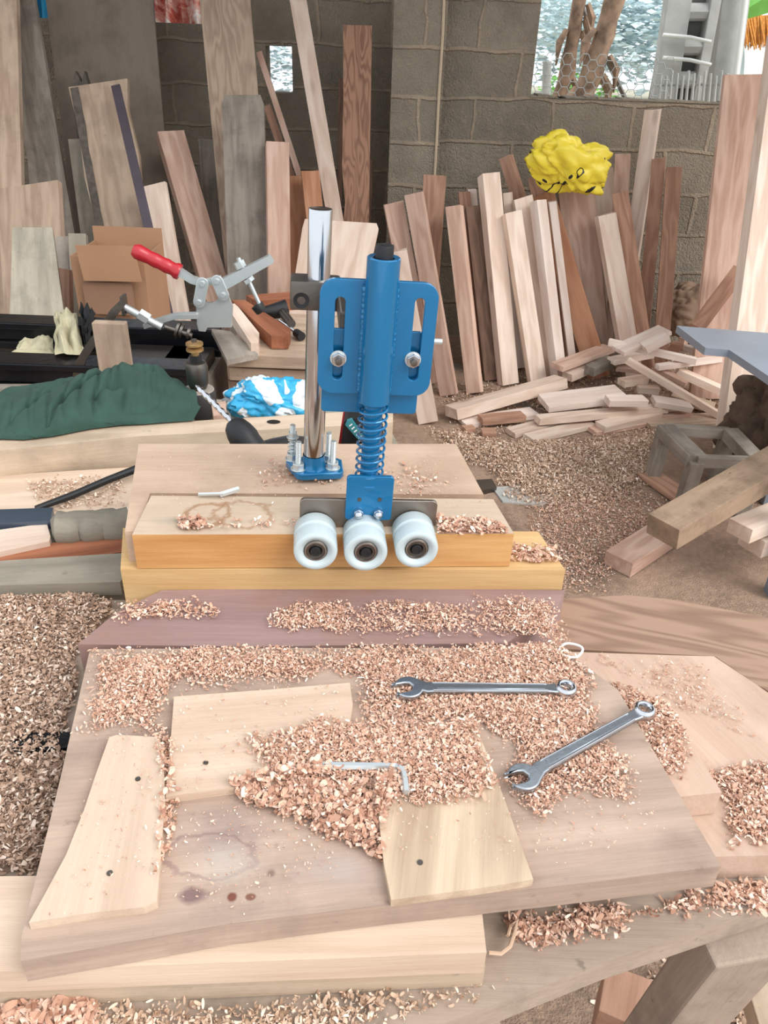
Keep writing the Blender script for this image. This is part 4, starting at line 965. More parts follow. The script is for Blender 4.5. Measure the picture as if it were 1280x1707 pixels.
board('short pinkish plank under the blue-grey metal bar', [(-140, 888), (0, 883), (78, 872), (84, 894), (82, 902), (0, 920), (-140, 940)], .866, .012, M['pale'], ((0, 883), (78, 872)), cat='plank', name='plank')
bm = bmesh.new(); a = PZ(86, 880, .868); b = PZ(215, 872, .868); n = 12
bm_tube(bm, [a.lerp(b, i / n) + Vector((0, .002 * math.sin(i * 1.7), 0)) for i in range(n + 1)], [.015 + (.011 if i else 0) + .001 * math.sin(i * 2.3) for i in range(n + 1)], 16)
for v in bm.verts: v.co.z = .842 + (v.co.z - .842) * .9
tag(finish(bm, 'round_timber', M['greygreen'], smooth=True), 'weathered grey-green rounded timber end left of the block', 'timber')
board('reddish-brown plank in front of the grey-green timber end', [(-140, 950), (0, 926), (90, 904), (206, 898), (206, 920), (0, 950), (-140, 975)], .858, .016, M['redwood'], ((0, 930), (200, 900)), cat='plank', name='plank')
board('grey-green plank lying left of the wood block', [(-140, 950), (10, 934), (205, 922), (206, 962), (200, 970), (30, 975), (-140, 980)], .862, .020, M['greygreen'], ((0, 945), (200, 930)), cat='plank', name='plank')
bm = bmesh.new(); bm_tube(bm, [PZ(60, 848, .868), PZ(120, 826, .868), PZ(180, 800, .870), PZ(245, 775, .872)], [.0045, .0055, .0055, .0065], 12)
tag(finish(bm, 'black_rod', M['black'], smooth=True), 'black rod slanting from under the beam at the left', 'rod')
board('dark strip of metal under the left shavings', [(18, 1222), (118, 1220), (124, 1244), (22, 1258)], .848, .007, M['blacksteel'], cat='strip', name='metal_strip')
# small scraps behind the beam, under the spindle
board('dark flat board at the left under the green cloth', [(-140, 640), (0, 640), (300, 640), (330, 690), (320, 702), (-140, 720)], .852, .012, M['grey'], cat='board', name='board')
board('small brown block right of the black spindle', [(352, 672), (376, 668), (378, 690), (356, 694)], .90, .05, M['pink'], cat='block', name='small_block')
# ---------------- green cloth: a heap with long folds
def heap(label, prof, z, mat, name, cat):
    # prof: list of (px, py_front, py_top, depth) -> a lumpy roll lying along x
    nu, nv = 230, 90; bm = bmesh.new(); V = []
    P0 = [(a, PZ(a, b, z)) for a, b, c_, d in prof]
    def interp(px):
        for k in range(len(prof) - 1):
            if prof[k][0] <= px <= prof[k + 1][0]:
                t = (px - prof[k][0]) / (prof[k + 1][0] - prof[k][0]); t2 = t * t * (3 - 2 * t)
                f = P0[k][1].lerp(P0[k + 1][1], t); tp = prof[k][2] * (1 - t2) + prof[k + 1][2] * t2; d = prof[k][3] * (1 - t2) + prof[k + 1][3] * t2
                return f, tp, d
    x0, x1 = prof[0][0], prof[-1][0]
    for i in range(nu + 1):
        px = x0 + (x1 - x0) * i / nu; f, tp, d = interp(px); top = PY(px, tp, f.y + d * .55); h = max(.004, top.z - z)
        row = []
        for j in range(nv + 1):
            th = math.pi * j / nv
            y = f.y + d * .5 - d * .5 * math.cos(th) ; zz = z + h * max(0, math.sin(th)) ** .75
            u = i / nu * 5.2; v = j / nv
            sk = u + v * 1.3
            fo = min(1, abs(noise.noise(Vector((sk * .9, v * 2.2 - u * .8, 1.7)))) * 3.2) ** .6
            fo2 = min(1, abs(noise.noise(Vector((sk * 2.2, v * 3.0 + u * 1.3, 6.2)))) * 3.0) ** .6
            amp = .027 * min(1, h / .05) * math.sin(th) ** .5 if th > 0 and th < math.pi else 0
            dd = amp * (fo * 1.0 + fo2 * .5 - .9)
            row.append(bm.verts.new((f.x + dd * .3, y - dd * .7 * math.cos(th) * -1, max(z + .001, zz + dd))))
        V.append(row)
    for i in range(nu):
        for j in range(nv): bm.faces.new((V[i][j], V[i + 1][j], V[i + 1][j + 1], V[i][j + 1]))
    for r in (V[0], V[-1]):
        try: bm.faces.new(r)
        except Exception: pass
    return tag(finish(bm, name, mat, smooth=True, angle=180), label, cat)
heap('dark green cloth jacket heaped on the beam before the machine', [(-70, 725, 668, .20), (-20, 732, 662, .22), (40, 734, 652, .24), (90, 728, 638, .25), (150, 716, 624, .25), (200, 710, 628, .24), (240, 708, 655, .20), (290, 704, 680, .14), (322, 702, 698, .06)], .902, M['green'], 'green_cloth', 'cloth')

# ---------------- black spindle with brass knob
p = PZ(336, 704, .872) ; p = PY(336, 700, 1.33); zs0 = .858
root = empty('spindle', 'black spindle with brass knurled knob standing behind the long beam', 'spindle', (p.x, 1.33, zs0)); oo = root.location.copy()
H = lambda py: PY(334, py, 1.33).z - zs0
def lat(prof, mat, name, seg=36, sm=True):
    bm = bmesh.new(); rr = bm_lathe(bm, prof, seg); bm.faces.new(rr[0][::-1]); bm.faces.new(rr[-1]); return finish(bm, name, mat, root, smooth=sm, angle=30)
h0 = H(665)
lat([(.018, 0), (.018, H(668))], M['darksteel'], 'stem')
lat([(.028, H(690)), (.030, H(684)), (.030, H(656)), (.028, H(650))], plain('dark_grey_disc', (62, 58, 58), .5), 'base_disc')
lat([(.028, H(650) + .0005), (.027, H(648))], plain('pale_disc_face', (160, 148, 138), .6), 'disc_face')  # top face coloured paler than the disc below
lat([(.015, H(646)), (.019, H(638)), (.020, H(612)), (.017, H(604)), (.011, H(602))], M['darksteel'], 'housing')
lat([(.011, H(602)), (.011, H(592))], M['black'], 'hex_nut', 6, False)
lat([(.007, H(592)), (.007, H(584))], M['brass'], 'neck')
for a_ in (586, 577):
    lat([(.012, H(a_)), (.0155, H(a_ - 1.5)), (.0155, H(a_ - 5)), (.012, H(a_ - 6.5))], M['brass'], 'knurled_ring', 14)
lat([(.005, H(580)), (.005, H(566))], M['darksteel'], 'tip')

# ---------------- cordless drill lying behind the block
ya = 1.0
root = empty('cordless_drill', 'black and teal cordless drill lying behind the block, bit pointing up left', 'drill', PZ(470, 735, .88)); oo = root.location.copy()
c0 = PY(388, 704, 1.005) - oo; c1 = PY(412, 738, .99) - oo; dd = (c1 - c0).normalized()
bt = PY(326, 642, 1.06) - oo; c1 = c0 + dd * .05 
bm = bmesh.new(); n = 60; L = (c0 - bt).length; q = (c0 - bt).normalized().to_track_quat('Z', 'Y').to_matrix().to_4x4(); q.translation = bt
V = []
for i in range(n + 1):
    t = i / n; ang = min(t, .86) * 2 * math.pi * 4.2; row = []
    for k in range(16):
        a_ = k * 2 * math.pi / 16; r_ = .0046 * (1 if t > .86 else (.55 + .45 * abs(math.cos(a_ - ang)) ** .6)) * min(1, .12 + t * 9)
        row.append(bm.verts.new(q @ Vector((r_ * math.cos(a_), r_ * math.sin(a_), t * (L + .012)))))
    V.append(row)
for i in range(n):
    for k in range(16): bm.faces.new((V[i][k], V[i][(k + 1) % 16], V[i + 1][(k + 1) % 16], V[i + 1][k]))
finish(bm, 'drill_bit', M['chrome'], root, smooth=True, angle=60)
bm = bmesh.new(); pts = [c0 - dd * .002 + (c1 - c0) * t for t in (0, .12, .35, .6, .75, 1, 1.3)]
bm_tube(bm, pts, [.009, .0155, .0195, .0215, .0205, .021, .021], 24); finish(bm, 'chuck', M['black'], root, smooth=True)
e = PZ(505, 752, .885) - oo; bm = bmesh.new(); m_ = pts[-1]; bm_tube(bm, [m_, m_.lerp(e, .3), m_.lerp(e, .7), e], [.022, .026, .028, .024], 20); finish(bm, 'motor_body', M['black'], root, smooth=True)
root = empty('tool_case', 'black tool with teal label and red edge behind the coil spring', 'tool', PY(590, 738, .99)); oo = root.location.copy()
def TY(a, b, y=.985): return PY(a, b, y) - oo
slab(root, oo, [(567, 755), (574, 694), (581, 688), (632, 690), (640, 755)], -.02, .045, M['black'], 'housing', .99, bevel=.003)
slab(root, oo, [(562, 755), (570, 700), (574, 700), (568, 755)], -.012, .04, M['red'], 'red_edge', .99)
def tr(pts, y0, y1, mat, nm, par=None): return slab(root, oo, pts, y0, y1, mat, nm, .985)
tealm = plain('teal_plastic', (46, 120, 128), .4)
lb = tr([(577, 698), (580, 691), (588, 690), (606, 716), (604, 722), (598, 722)], -.022 - .004, -.018, tealm, 'label_strip')
for k in range(5):
    x_, y_ = 584 + k * 3.8, 697 + k * 5.0
    st_ = slab(root, oo, [(x_ - .6, y_ + 1.6), (x_ + 3.8, y_ - 1.8 ), (x_ + 4.6, y_ - .6), (x_ + .2, y_ + 2.8)], -.0275, -.026, M['whitewall'], 'lettering', .985, bevel=0)
    bm = None

# ================================================================ BLUE ROLLER TOOL
TO = PZ(522, 788, .99)                       # foot of the steel pole on the block
lean = R(2.2); yaw = R(6)
TM = Matrix.Translation(TO) @ Matrix.Rotation(yaw, 4, 'Z') @ Matrix.Rotation(lean, 4, 'Y') 
TI = TM.inverted(); TR = TI.to_3x3()
camL = TI @ Vector((0, 0, CZ))
def t2(px, py, y):
    """point of the tool's own plane y (tool coordinates)"""
    d = TR @ ray(px, py); k = (y - camL.y) / d.y; p = camL + d * k; return p
tool = empty('roller_hold_down', 'blue spring-loaded roller hold-down fixture on a steel pole', 'fixture', mw=TM)
def tb(bm, name, mat, parent=None, **k):
    o = finish(bm, name, mat, parent or tool, **k)
    if parent: o.matrix_parent_inverse = Matrix()
    return o
def t_plate(name, x0, x1, z0, z1, r, y, th, mat, holes=(), parent=None):
    me = plate2d(rrect(x0, z0, x1, z1, r), holes, th, .0006)
    o = link(name, me, mat, parent or tool, Matrix.Translation((0, y, 0)) @ Matrix.Rotation(R(90), 4, 'X')); 
    for p in me.polygons: p.use_smooth = True
    try: me.set_sharp_from_angle(angle=R(40))
    except Exception: pass
    return o
# base flange with foot screws
me = plate2d([(x * .001, y * .001) for x, y in ((-33, 20), (-30, 26), (28, 26), (36, 20), (37, -10), (33, -16), (-14, -22), (-20, -19), (-34, 12))], [], .009, .0015)
base = link('base_plate', me, M['blue'], tool, Matrix.Translation((0, 0, .0046)))
# pole
ptop = t2(529, 347, 0).z
bm = bmesh.new(); bm_cyl(bm, (0, 0, .008), (0, 0, ptop), .0125, seg=48); tb(bm, 'pole', M['chrome'], bevel=.0008, smooth=True)
bm = bmesh.new(); rr = bm_lathe(bm, [(.0165, .009), (.0150, .012), (.0140, .018), (.0132, .026)], 40); tb(bm, 'weld_collar', M['blue'], smooth=True)
def screw(x, y, h, rod=.0032, hexr=.0078, extra=False):
    bm = bmesh.new(); bm_cyl(bm, (x, y, .009), (x, y, .0105), hexr * 1.2, seg=24); bm_cyl(bm, (x, y, .0105), (x, y, .0175), hexr, seg=6)
    w = tb(bm, 'nut', M['zinc'], bevel=.0006)
    bm = bmesh.new(); bm_cyl(bm, (x, y, .009), (x, y, h), rod, seg=16)
    k = 0; z_ = .019
    while z_ < h - .001: bm_lathe(bm, [(rod, z_ - .0006), (rod * 1.16, z_), (rod, z_ + .0006)], 14, Matrix.Translation((x, y, 0))); z_ += .0016
    tb(bm, 'foot_screw', M['zinc'], smooth=True)
    if extra:
        bm = bmesh.new(); pts = [(x + .0052 * math.cos(a_ / 12 * 2 * math.pi), y + .0052 * math.sin(a_ / 12 * 2 * math.pi), .018 + .020 * a_ / 48) for a_ in range(49)]
        bm_tube(bm, pts, .0009, 6); tb(bm, 'small_spring', M['zinc'], smooth=True)
        bm = bmesh.new(); bm_cyl(bm, (x, y, .039), (x, y, .0405), .0075, seg=20); bm_cyl(bm, (x, y, .0405), (x, y, .046), .0058, seg=6); tb(bm, 'nut', M['zinc'], bevel=.0004)
screw(-.0185, -.008, .046); screw(-.026, .018, .056, extra=True); screw(.0235, -.003, .046); screw(.0185, .018, .047)
# clamp collar on the pole
zc = t2(510, 497, -.02).z
a = t2(492, 475, -.026); b = t2(527, 523, -.026)
bm = bmesh.new(); boxr(bm, -.0245 - .006, .024, -.018, .018, b.z, a.z + .002); co_ = tb(bm, 'clamp_collar', M['darksteel'], bevel=.003, smooth=True)
ctr = t2(502, 502, -.02)
bm = bmesh.new()
rr = bm_lathe(bm, [(.0004, -.0045), (.0045, -.0045), (.0045, 0), (.0085, .0005), (.009, -.0045), (.009, -.009)], 28, Matrix.Translation((ctr.x, -.0185, ctr.z)) @ Matrix.Rotation(R(90), 4, 'X'))
tb(bm, 'socket_screw', M['black'], smooth=True)
# rear slide plate (seen below and behind the slotted plate)
yp = -.108
a = t2(536, 640, yp + .010); b = t2(692, 688, yp + .010); c_ = t2(560, 540, yp + .01)
t_plate('rear_plate', a.x, b.x, b.z, t2(600, 548, yp + .01).z, .004, yp + .0085, .005, M['blue'])
for zz_ in (t2(510, 500, -.02).z,):
    bm = bmesh.new(); boxr(bm, .020, .040, yp + .010, -.008, zz_ - .012, zz_ + .012); tb(bm, 'slide_arm', M['darksteel'], bevel=.002)
# slotted plate
P0 = t2(530, 470, yp - .003); P1 = t2(727, 662, yp - .003); P2 = t2(533, 600, yp - .003)
xl = (t2(531, 560, yp - .003).x); xr_ = t2(725, 560, yp - .003).x; zt_ = t2(630, 468, yp - .003).z; zb_ = t2(625, 658, yp - .003).z
def slot(cx, z0, z1, r):
    o_ = []
    for k in range(11): t = math.pi * k / 10; o_.append((cx + r * math.cos(t), z1 - r + r * math.sin(t)))
    for k in range(11): t = math.pi + math.pi * k / 10; o_.append((cx + r * math.cos(t), z0 + r + r * math.sin(t)))
    return o_
s1 = t2(565, 560, yp - .003); s2 = t2(695, 560, yp - .003)
sz1 = t2(565, 495, yp - .003).z; sz0 = t2(562, 633, yp - .003).z
rs = (t2(574, 560, yp).x - t2(557, 560, yp).x) / 2 * .98
tsz1 = t2(697, 497, yp - .003).z; tsz0 = t2(690, 635, yp - .003).z
sp_ = t_plate('slotted_plate', xl, xr_, zb_, zt_, .0155, yp, .006, M['blue'], holes=[slot(s1.x, sz0, sz1, rs), slot(s2.x, tsz0, tsz1, rs)])
# bolts with nuts in the slots
for (px, py) in ((564, 600), (689, 602)):
    c = t2(px, py, yp - .008)
    bm = bmesh.new(); bm_cyl(bm, (c.x, yp - .0042, c.z), (c.x, yp - .003, c.z), .0082, seg=28); tb(bm, 'washer', M['zinc'])
    bm = bmesh.new(); bm_cyl(bm, (c.x, yp - .0100, c.z), (c.x, yp - .0042, c.z), .0072, seg=6); tb(bm, 'slot_nut', M['chrome'], bevel=.0008)
    bm = bmesh.new(); bm_cyl(bm, (c.x, yp - .0150, c.z), (c.x, yp + .012, c.z), .0036, seg=20); tb(bm, 'slot_bolt', M['darksteel'], bevel=.0005, smooth=True)
a = t2(728, 566, yp + .015); b = t2(736, 575, yp + .015); bm = bmesh.new(); bm_cyl(bm, (a.x - .01, yp + .015, a.z - .002), (b.x, yp + .015, a.z - .002), .003, seg=12); tb(bm, 'side_pin', M['zinc'], smooth=True)
# tube
yt = yp - .012
tt = t2(640, 428, yt - .0); tb_ = t2(622, 670, yt - .0); xc = t2(631, 560, yt).x
rt = (t2(663, 520, yt - .008).x - t2(612, 520, yt - .008).x) / 2
rt = .0158
bm = bmesh.new(); rr = bm_lathe(bm, [(.010, tt.z - .001), (rt - .001, tt.z), (rt, tt.z - .001), (rt, tb_.z + .001), (rt - .001, tb_.z), (.010, tb_.z)], 56, Matrix.Translation((xc, yt, 0))); tb(bm, 'tube', M['blue'], smooth=True)
bm = bmesh.new(); bm_cyl(bm, (xc, yt, tt.z - .012), (xc, yt, t2(641, 408, yt).z), .0088, seg=32); tb(bm, 'top_screw', M['black'], bevel=.001, smooth=True)
bm = bmesh.new(); zk = t2(641, 408, yt).z; bm_cyl(bm, (xc, yt, zk), (xc, yt, zk + .0004), .005, seg=6); tb(bm, 'hex_socket', plain('painted_socket_shade', (8, 8, 8), .8))  # raised black disc, the shade of the hex recess put into its colour
# weld bead
for sx in (-1, 1):
    bm = bmesh.new(); n = 60; pts = []; rs_ = []
    for i in range(n + 1):
        pts.append((xc + sx * (rt - .0005), yp - .0035, zb_ + .004 + (zt_ - zb_ - .008) * i / n)); rs_.append(.0026 + .0004 * math.sin(i * 2.1) + .0006 * random.random())
    bm_tube(bm, pts, rs_, 10); tb(bm, 'weld_bead', M['blueweld'], smooth=True)
# rod and spring
zsp0 = t2(618, 800, yt).z; zsp1 = tb_.z
bm = bmesh.new(); bm_cyl(bm, (xc, yt, zsp0 - .002), (xc, yt, zsp1 + .005), .0098, seg=36); tb(bm, 'inner_rod', M['blue'], smooth=True)
bm = bmesh.new(); turns = 9.5; N_ = 400; pts = []
for i in range(N_ + 1):
    t = i / N_; tt_ = t; a_ = 2 * math.pi * turns * t; pts.append((xc + .0143 * math.cos(a_), yt + .0143 * math.sin(a_), zsp0 + .002 + (zsp1 - zsp0 - .003) * t))
bm_tube(bm, pts, .0014, 8); tb(bm, 'coil_spring', M['blue'], smooth=True)
bm = bmesh.new(); bm_cyl(bm, (xc, yt, zsp0 - .005), (xc, yt, zsp0), .0155, seg=36); tb(bm, 'spring_seat', M['blue'], bevel=.001, smooth=True)
# small blue plate
a = t2(577, 795, yt - .016); b = t2(655, 864, yt - .016)
yq = yt - .012
sb = t_plate('small_plate', t2(577, 820, yq).x, t2(655, 820, yq).x, t2(617, 865, yq).z, t2(617, 793, yq).z, .004, yq, .005, M['blue'])
for (px, py) in ((599, 833), (633, 833)):
    c = t2(px, py, yq - .003); bm = bmesh.new(); bm_cyl(bm, (c.x, yq - .0032, c.z), (c.x, yq + .001, c.z), .0022, seg=16); tb(bm, 'small_screw', M['darksteel'])
for (px, py) in ((598, 859), (631, 859)):
    c = t2(px, py, yq - .01)
    bm = bmesh.new(); bm_cyl(bm, (c.x, yq - .0085, c.z), (c.x, yq - .0025, c.z), .0056, seg=6); tb(bm, 'dome_nut', M['chrome'], bevel=.0005)
    bm = bmesh.new(); bmesh.ops.create_uvsphere(bm, u_segments=18, v_segments=10, radius=.0046, matrix=Matrix.Translation((c.x, yq - .0095, c.z))); tb(bm, 'dome_cap', M['chrome'], smooth=True)
# raw steel roller plate
yg = yq + .006
t_plate('roller_plate', t2(499, 880, yg).x, t2(724, 880, yg).x, t2(610, 945, yg).z, t2(612, 832, yg).z, .006, yg, .005, M['plate'])
# three rollers, axes towards the camera
rl_len = .046
for (px, py) in ((526, 921), (610, 923), (695, 918)):
    yf_ = yg - .004 - rl_len; c = t2(px, py, yf_)
    ro = empty('roller', None, None, mw=None); ro.parent = tool; ro.matrix_parent_inverse = Matrix(); ro.location = (c.x, 0, c.z)
    rad = .0232; MT = Matrix.Translation((0, yf_, 0)) @ Matrix.Rotation(R(-90), 4, 'X')
    def rb(prof, nm, mat, seg=56, tilt=0):
        bm = bmesh.new(); bm_lathe(bm, prof, seg, MT); o_ = finish(bm, nm, mat, ro, smooth=True, angle=40); return o_
    rb([(.0125, .004), (.0130, .0032), (.0168, .0006), (.0178, 0), (.0205, 0), (.0225, .0012), (rad, .0035), (rad, rl_len * .42), (rad - .0022, rl_len * .45), (rad - .0022, rl_len * .56), (rad, rl_len * .59), (rad, rl_len - .003), (rad - .002, rl_len), (.006, rl_len)], 'wheel', M['nylon'])
    rb([(.0125, .003), (.0112, .0022), (.0108, .0035), (.0075, .0035), (.0070, .0024), (.0062, .0030), (.0062, .012)], 'bearing', M['darksteel'])
    rb([(.0100, .0034), (.0104, .0020), (.0112, .0020), (.0118, .0034)], 'bearing_ring', M['chrome'])
    rb([(.0001, .001), (.0030, .001), (.0032, .0005), (.0052, .0005), (.0056, .0012), (.0056, .012)], 'axle_screw', M['black'])

# ================================================================ WRENCHES, HEX KEY
def wrench(label, jaw, ring, z, flip=1):
    A_ = PZ(*jaw, z); B_ = PZ(*ring, z); d = B_ - A_; L = d.length; ang = math.atan2(d.y, d.x)
    s = L / .175
    # outline along x: open jaw at 0, ring centre at L
    rj, rr_ = .0165 * s, .0112 * s; n = 14; o_ = []
    sh0, sh1 = .0080 * s, .0068 * s
    top = []; 
    # jaw: a round head with a slot opening to -x, canted by 15 degrees
    ca = R(15) * flip
    def rot(x, y): return (x * math.cos(ca) - y * math.sin(ca), x * math.sin(ca) + y * math.cos(ca))
    hw = .0068 * s
    jawpts = []
    # from the shaft upper side round the head to the upper prong tip, into the slot and out to the lower prong
    for k in range(n + 1):
        t = R(38 + (152 - 38) * k / n); jawpts.append(rot(rj * 1.0 * math.cos(t), rj * math.sin(t)))
    jawpts += [rot(-rj * 1.12, rj * .50 + 0), rot(-rj * 1.10, hw * .98), rot(-rj * .2, hw), rot(rj * .12, hw * .8), rot(rj * .28, 0), rot(rj * .12, -hw * .8), rot(-rj * .2, -hw), rot(-rj * 1.05, -hw * .98), rot(-rj * 1.02, -rj * .62)]
    for k in range(n + 1):
        t = R(208 + (322 - 208) * k / n); jawpts.append(rot(rj * math.cos(t), rj * math.sin(t)))
    up = jawpts
    o_ = list(up)
    # lower shaft edge, ring, upper shaft edge
    o_ += [(rj * 1.25, -sh0 * 1.02), (rj * 1.7, -sh0 * .9), (L * .5, -(sh0 + sh1) / 2 * .9), (L - rr_ * 1.8, -sh1 * .9), (L - rr_ * 1.15, -sh1 * 1.05)]
    for k in range(25):
        t = R(-142 + 284 * k / 24); o_.append((L + rr_ * math.cos(t), rr_ * math.sin(t)))
    o_ += [(L - rr_ * 1.15, sh1 * 1.05), (L - rr_ * 1.8, sh1 * .9), (L * .5, (sh0 + sh1) / 2 * .9), (rj * 1.7, sh0 * .9), (rj * 1.25, sh0 * 1.02)]
    hole = [(L + rr_ * .60 * math.cos(2 * math.pi * k / 24) * (1 + .08 * (k % 2)), rr_ * .60 * math.sin(2 * math.pi * k / 24) * (1 + .08 * (k % 2))) for k in range(24)]
    th = .0062 * s
    mw = Matrix.Translation((A_.x, A_.y, z + th / 2 + .001)) @ Matrix.Rotation(ang, 4, 'Z')
    root = empty('combination_wrench', label, 'wrench', mw=mw)
    me = plate2d(o_, [hole], th, .0014); b_ = link('wrench_body', me, M['wrench'], root)
    for p in me.polygons: p.use_smooth = True
    me.set_sharp_from_angle(angle=R(50))
    bm = bmesh.new(); prof = [(rr_ * .62, -th * .7), (rr_ * .60, th * .9), (rr_ * .70, th * 1.05), (rr_ * .92, th * .95), (rr_ * 1.06, th * .55), (rr_ * 1.08, -th * .5), (rr_ * .95, -th * .75)]
    bm_lathe(bm, prof, 48, Matrix.Translation((L, 0, 0))); finish(bm, 'ring_end', M['chrome'], root, smooth=True, angle=60)
    me2 = plate2d([(rj * 1.9, -sh1 * .5)] + [(L - rr_ * 2.2, -sh1 * .42), (L - rr_ * 2.2, sh1 * .42), (rj * 1.9, sh1 * .5)], [], .0008, .0002)
    link('recessed_panel', me2, M['darksteel'] if False else M['wrench'], root, Matrix.Translation((0, 0, th / 2 + .0002)))
    # light rib edges along the shaft
    for sy in (-1, 1):
        bm = bmesh.new(); bm_tube(bm, [(rj * 1.6, sy * sh0 * .72, th / 2 - .0002), (L - rr_ * 1.9, sy * sh1 * .72, th / 2 - .0002)], .0011 * s, 8); finish(bm, 'edge_rib', M['chrome'], root, smooth=True)
    return root
wrench('steel combination wrench lying horizontally behind, jaw to the left', (681, 1152), (942, 1154), .926, 1)
wrench('steel combination wrench lying diagonally, jaw to the lower left', (872, 1301), (1072, 1190), .926, -1)
bm = bmesh.new(); z = .9335
pts = [PZ(512, 1276, z), PZ(580, 1277, z), PZ(648, 1278, z)]
c0 = PZ(660, 1279, z); c1 = PZ(671, 1284, z); c2 = PZ(674, 1294, z)
pts += [c0, c1, c2, PZ(676, 1308, z), PZ(677, 1321, z)]
bm_tube(bm, pts, .0034, 6)
tag(finish(bm, 'hex_key', M['zinc'], bevel=0), 'steel L-shaped hex key lying on the shavings', 'hex key')
for pxs, lb in (((331, 824, 372, 823), 'thin flat steel blade lying on the block beside the key end'), ((366, 825, 398, 815), 'short bright steel pin lying on the block beside the ring marks')):
    bm = bmesh.new(); bm_cyl(bm, PZ(pxs[0], pxs[1], .994), PZ(pxs[2], pxs[3], .996), .0022 if 'thin' in lb else .0036, seg=6)
    tag(finish(bm, 'steel_pin', M['zinc']), lb, 'pin')
# soda-like white string loops on the board
for (x_, y_, rx, lb) in ((951, 1086, .012, 'small loop of white string right of the shavings'), ):
    c = PZ(x_, y_, .922); bm = bmesh.new(); bm_tube(bm, [c + Vector((rx * math.cos(t) * (1 + .2 * math.sin(2 * t)), rx * .9 * math.sin(t), .0015)) for t in [k * 2 * math.pi / 30 for k in range(31)]], .0013, 8, caps=False)
    tag(finish(bm, 'string_loop', M['whitewall'], smooth=True), lb, 'string')
c = PZ(815, 1570, .845); bm = bmesh.new(); bm_tube(bm, [PZ(a_, b_, .85) for a_, b_ in ((815, 1588), (835, 1590), (850, 1578), (858, 1555), (862, 1535), (850, 1545), (846, 1560))], .0016, 6)
tag(finish(bm, 'straw_curl', M['chips2'], smooth=True), 'curl of straw-coloured fibre at the end of the long planks', 'fibre curl')
# below the bench, lower right
stick('red-brown block standing under the bench corner', PZ(1050, 1740, .30), PZ(1062, 1655, .30), .10, .09, M['brown'], cat='block', name='wood_block')
stick('pale board end on the floor at the lower right corner', PZ(1262, 1640, .25), PZ(1300, 1760, .25), .05, .04, M['beam'], cat='board', name='board')
board('white plastic scrap on the floor under the bench', [(1108, 1630), (1128, 1616), (1142, 1620), (1134, 1642)], .06, .02, M['whitewall'], cat='scrap', name='white_scrap', layer=False)

# ================================================================ SHAVINGS
def inpoly(P, x, y):
    ins = np.zeros(x.shape, bool); j = len(P) - 1
    for i in range(len(P)):
        xi, yi = P[i][0], P[i][1]; xj, yj = P[j][0], P[j][1]
        c = ((yi > y) != (yj > y)) & (x < (xj - xi) * (y - yi) / (yj - yi + 1e-12) + xi); ins ^= c; j = i
    return ins
def dist_edge(P, x, y):
    d = np.full(x.shape, 9.0)
    for i in range(len(P)):
        a = P[i]; b = P[(i + 1) % len(P)]; ab = (b[0] - a[0], b[1] - a[1]); l2 = ab[0] ** 2 + ab[1] ** 2 + 1e-12
        t = np.clip(((x - a[0]) * ab[0] + (y - a[1]) * ab[1]) / l2, 0, 1)
        d = np.minimum(d, np.hypot(x - a[0] - t * ab[0], y - a[1] - t * ab[1]))
    return d
def topz(x, y, base):
    z = np.full(x.shape, base)
    for P, h in LAYERS:
        m = inpoly(P, x, y); z = np.where(m, np.maximum(z, h), z)
    return z
def vnoise(x, y, s, seed=0):
    """value noise"""
    r = np.random.default_rng(seed + 11).random((256, 256)); X = x * s + 50; Y = y * s + 50
    xi = np.floor(X).astype(int); yi = np.floor(Y).astype(int); fx = X - xi; fy = Y - yi; fx = fx * fx * (3 - 2 * fx); fy = fy * fy * (3 - 2 * fy)
    g = lambda a, b: r[a % 256, b % 256]
    return (g(xi, yi) * (1 - fx) + g(xi + 1, yi) * fx) * (1 - fy) + (g(xi, yi + 1) * (1 - fx) + g(xi + 1, yi + 1) * fx) * fy
def fbm(x, y, s, seed=0): return (vnoise(x, y, s, seed) * .5 + vnoise(x, y, s * 2.1, seed + 1) * .3 + vnoise(x, y, s * 4.3, seed + 2) * .2)
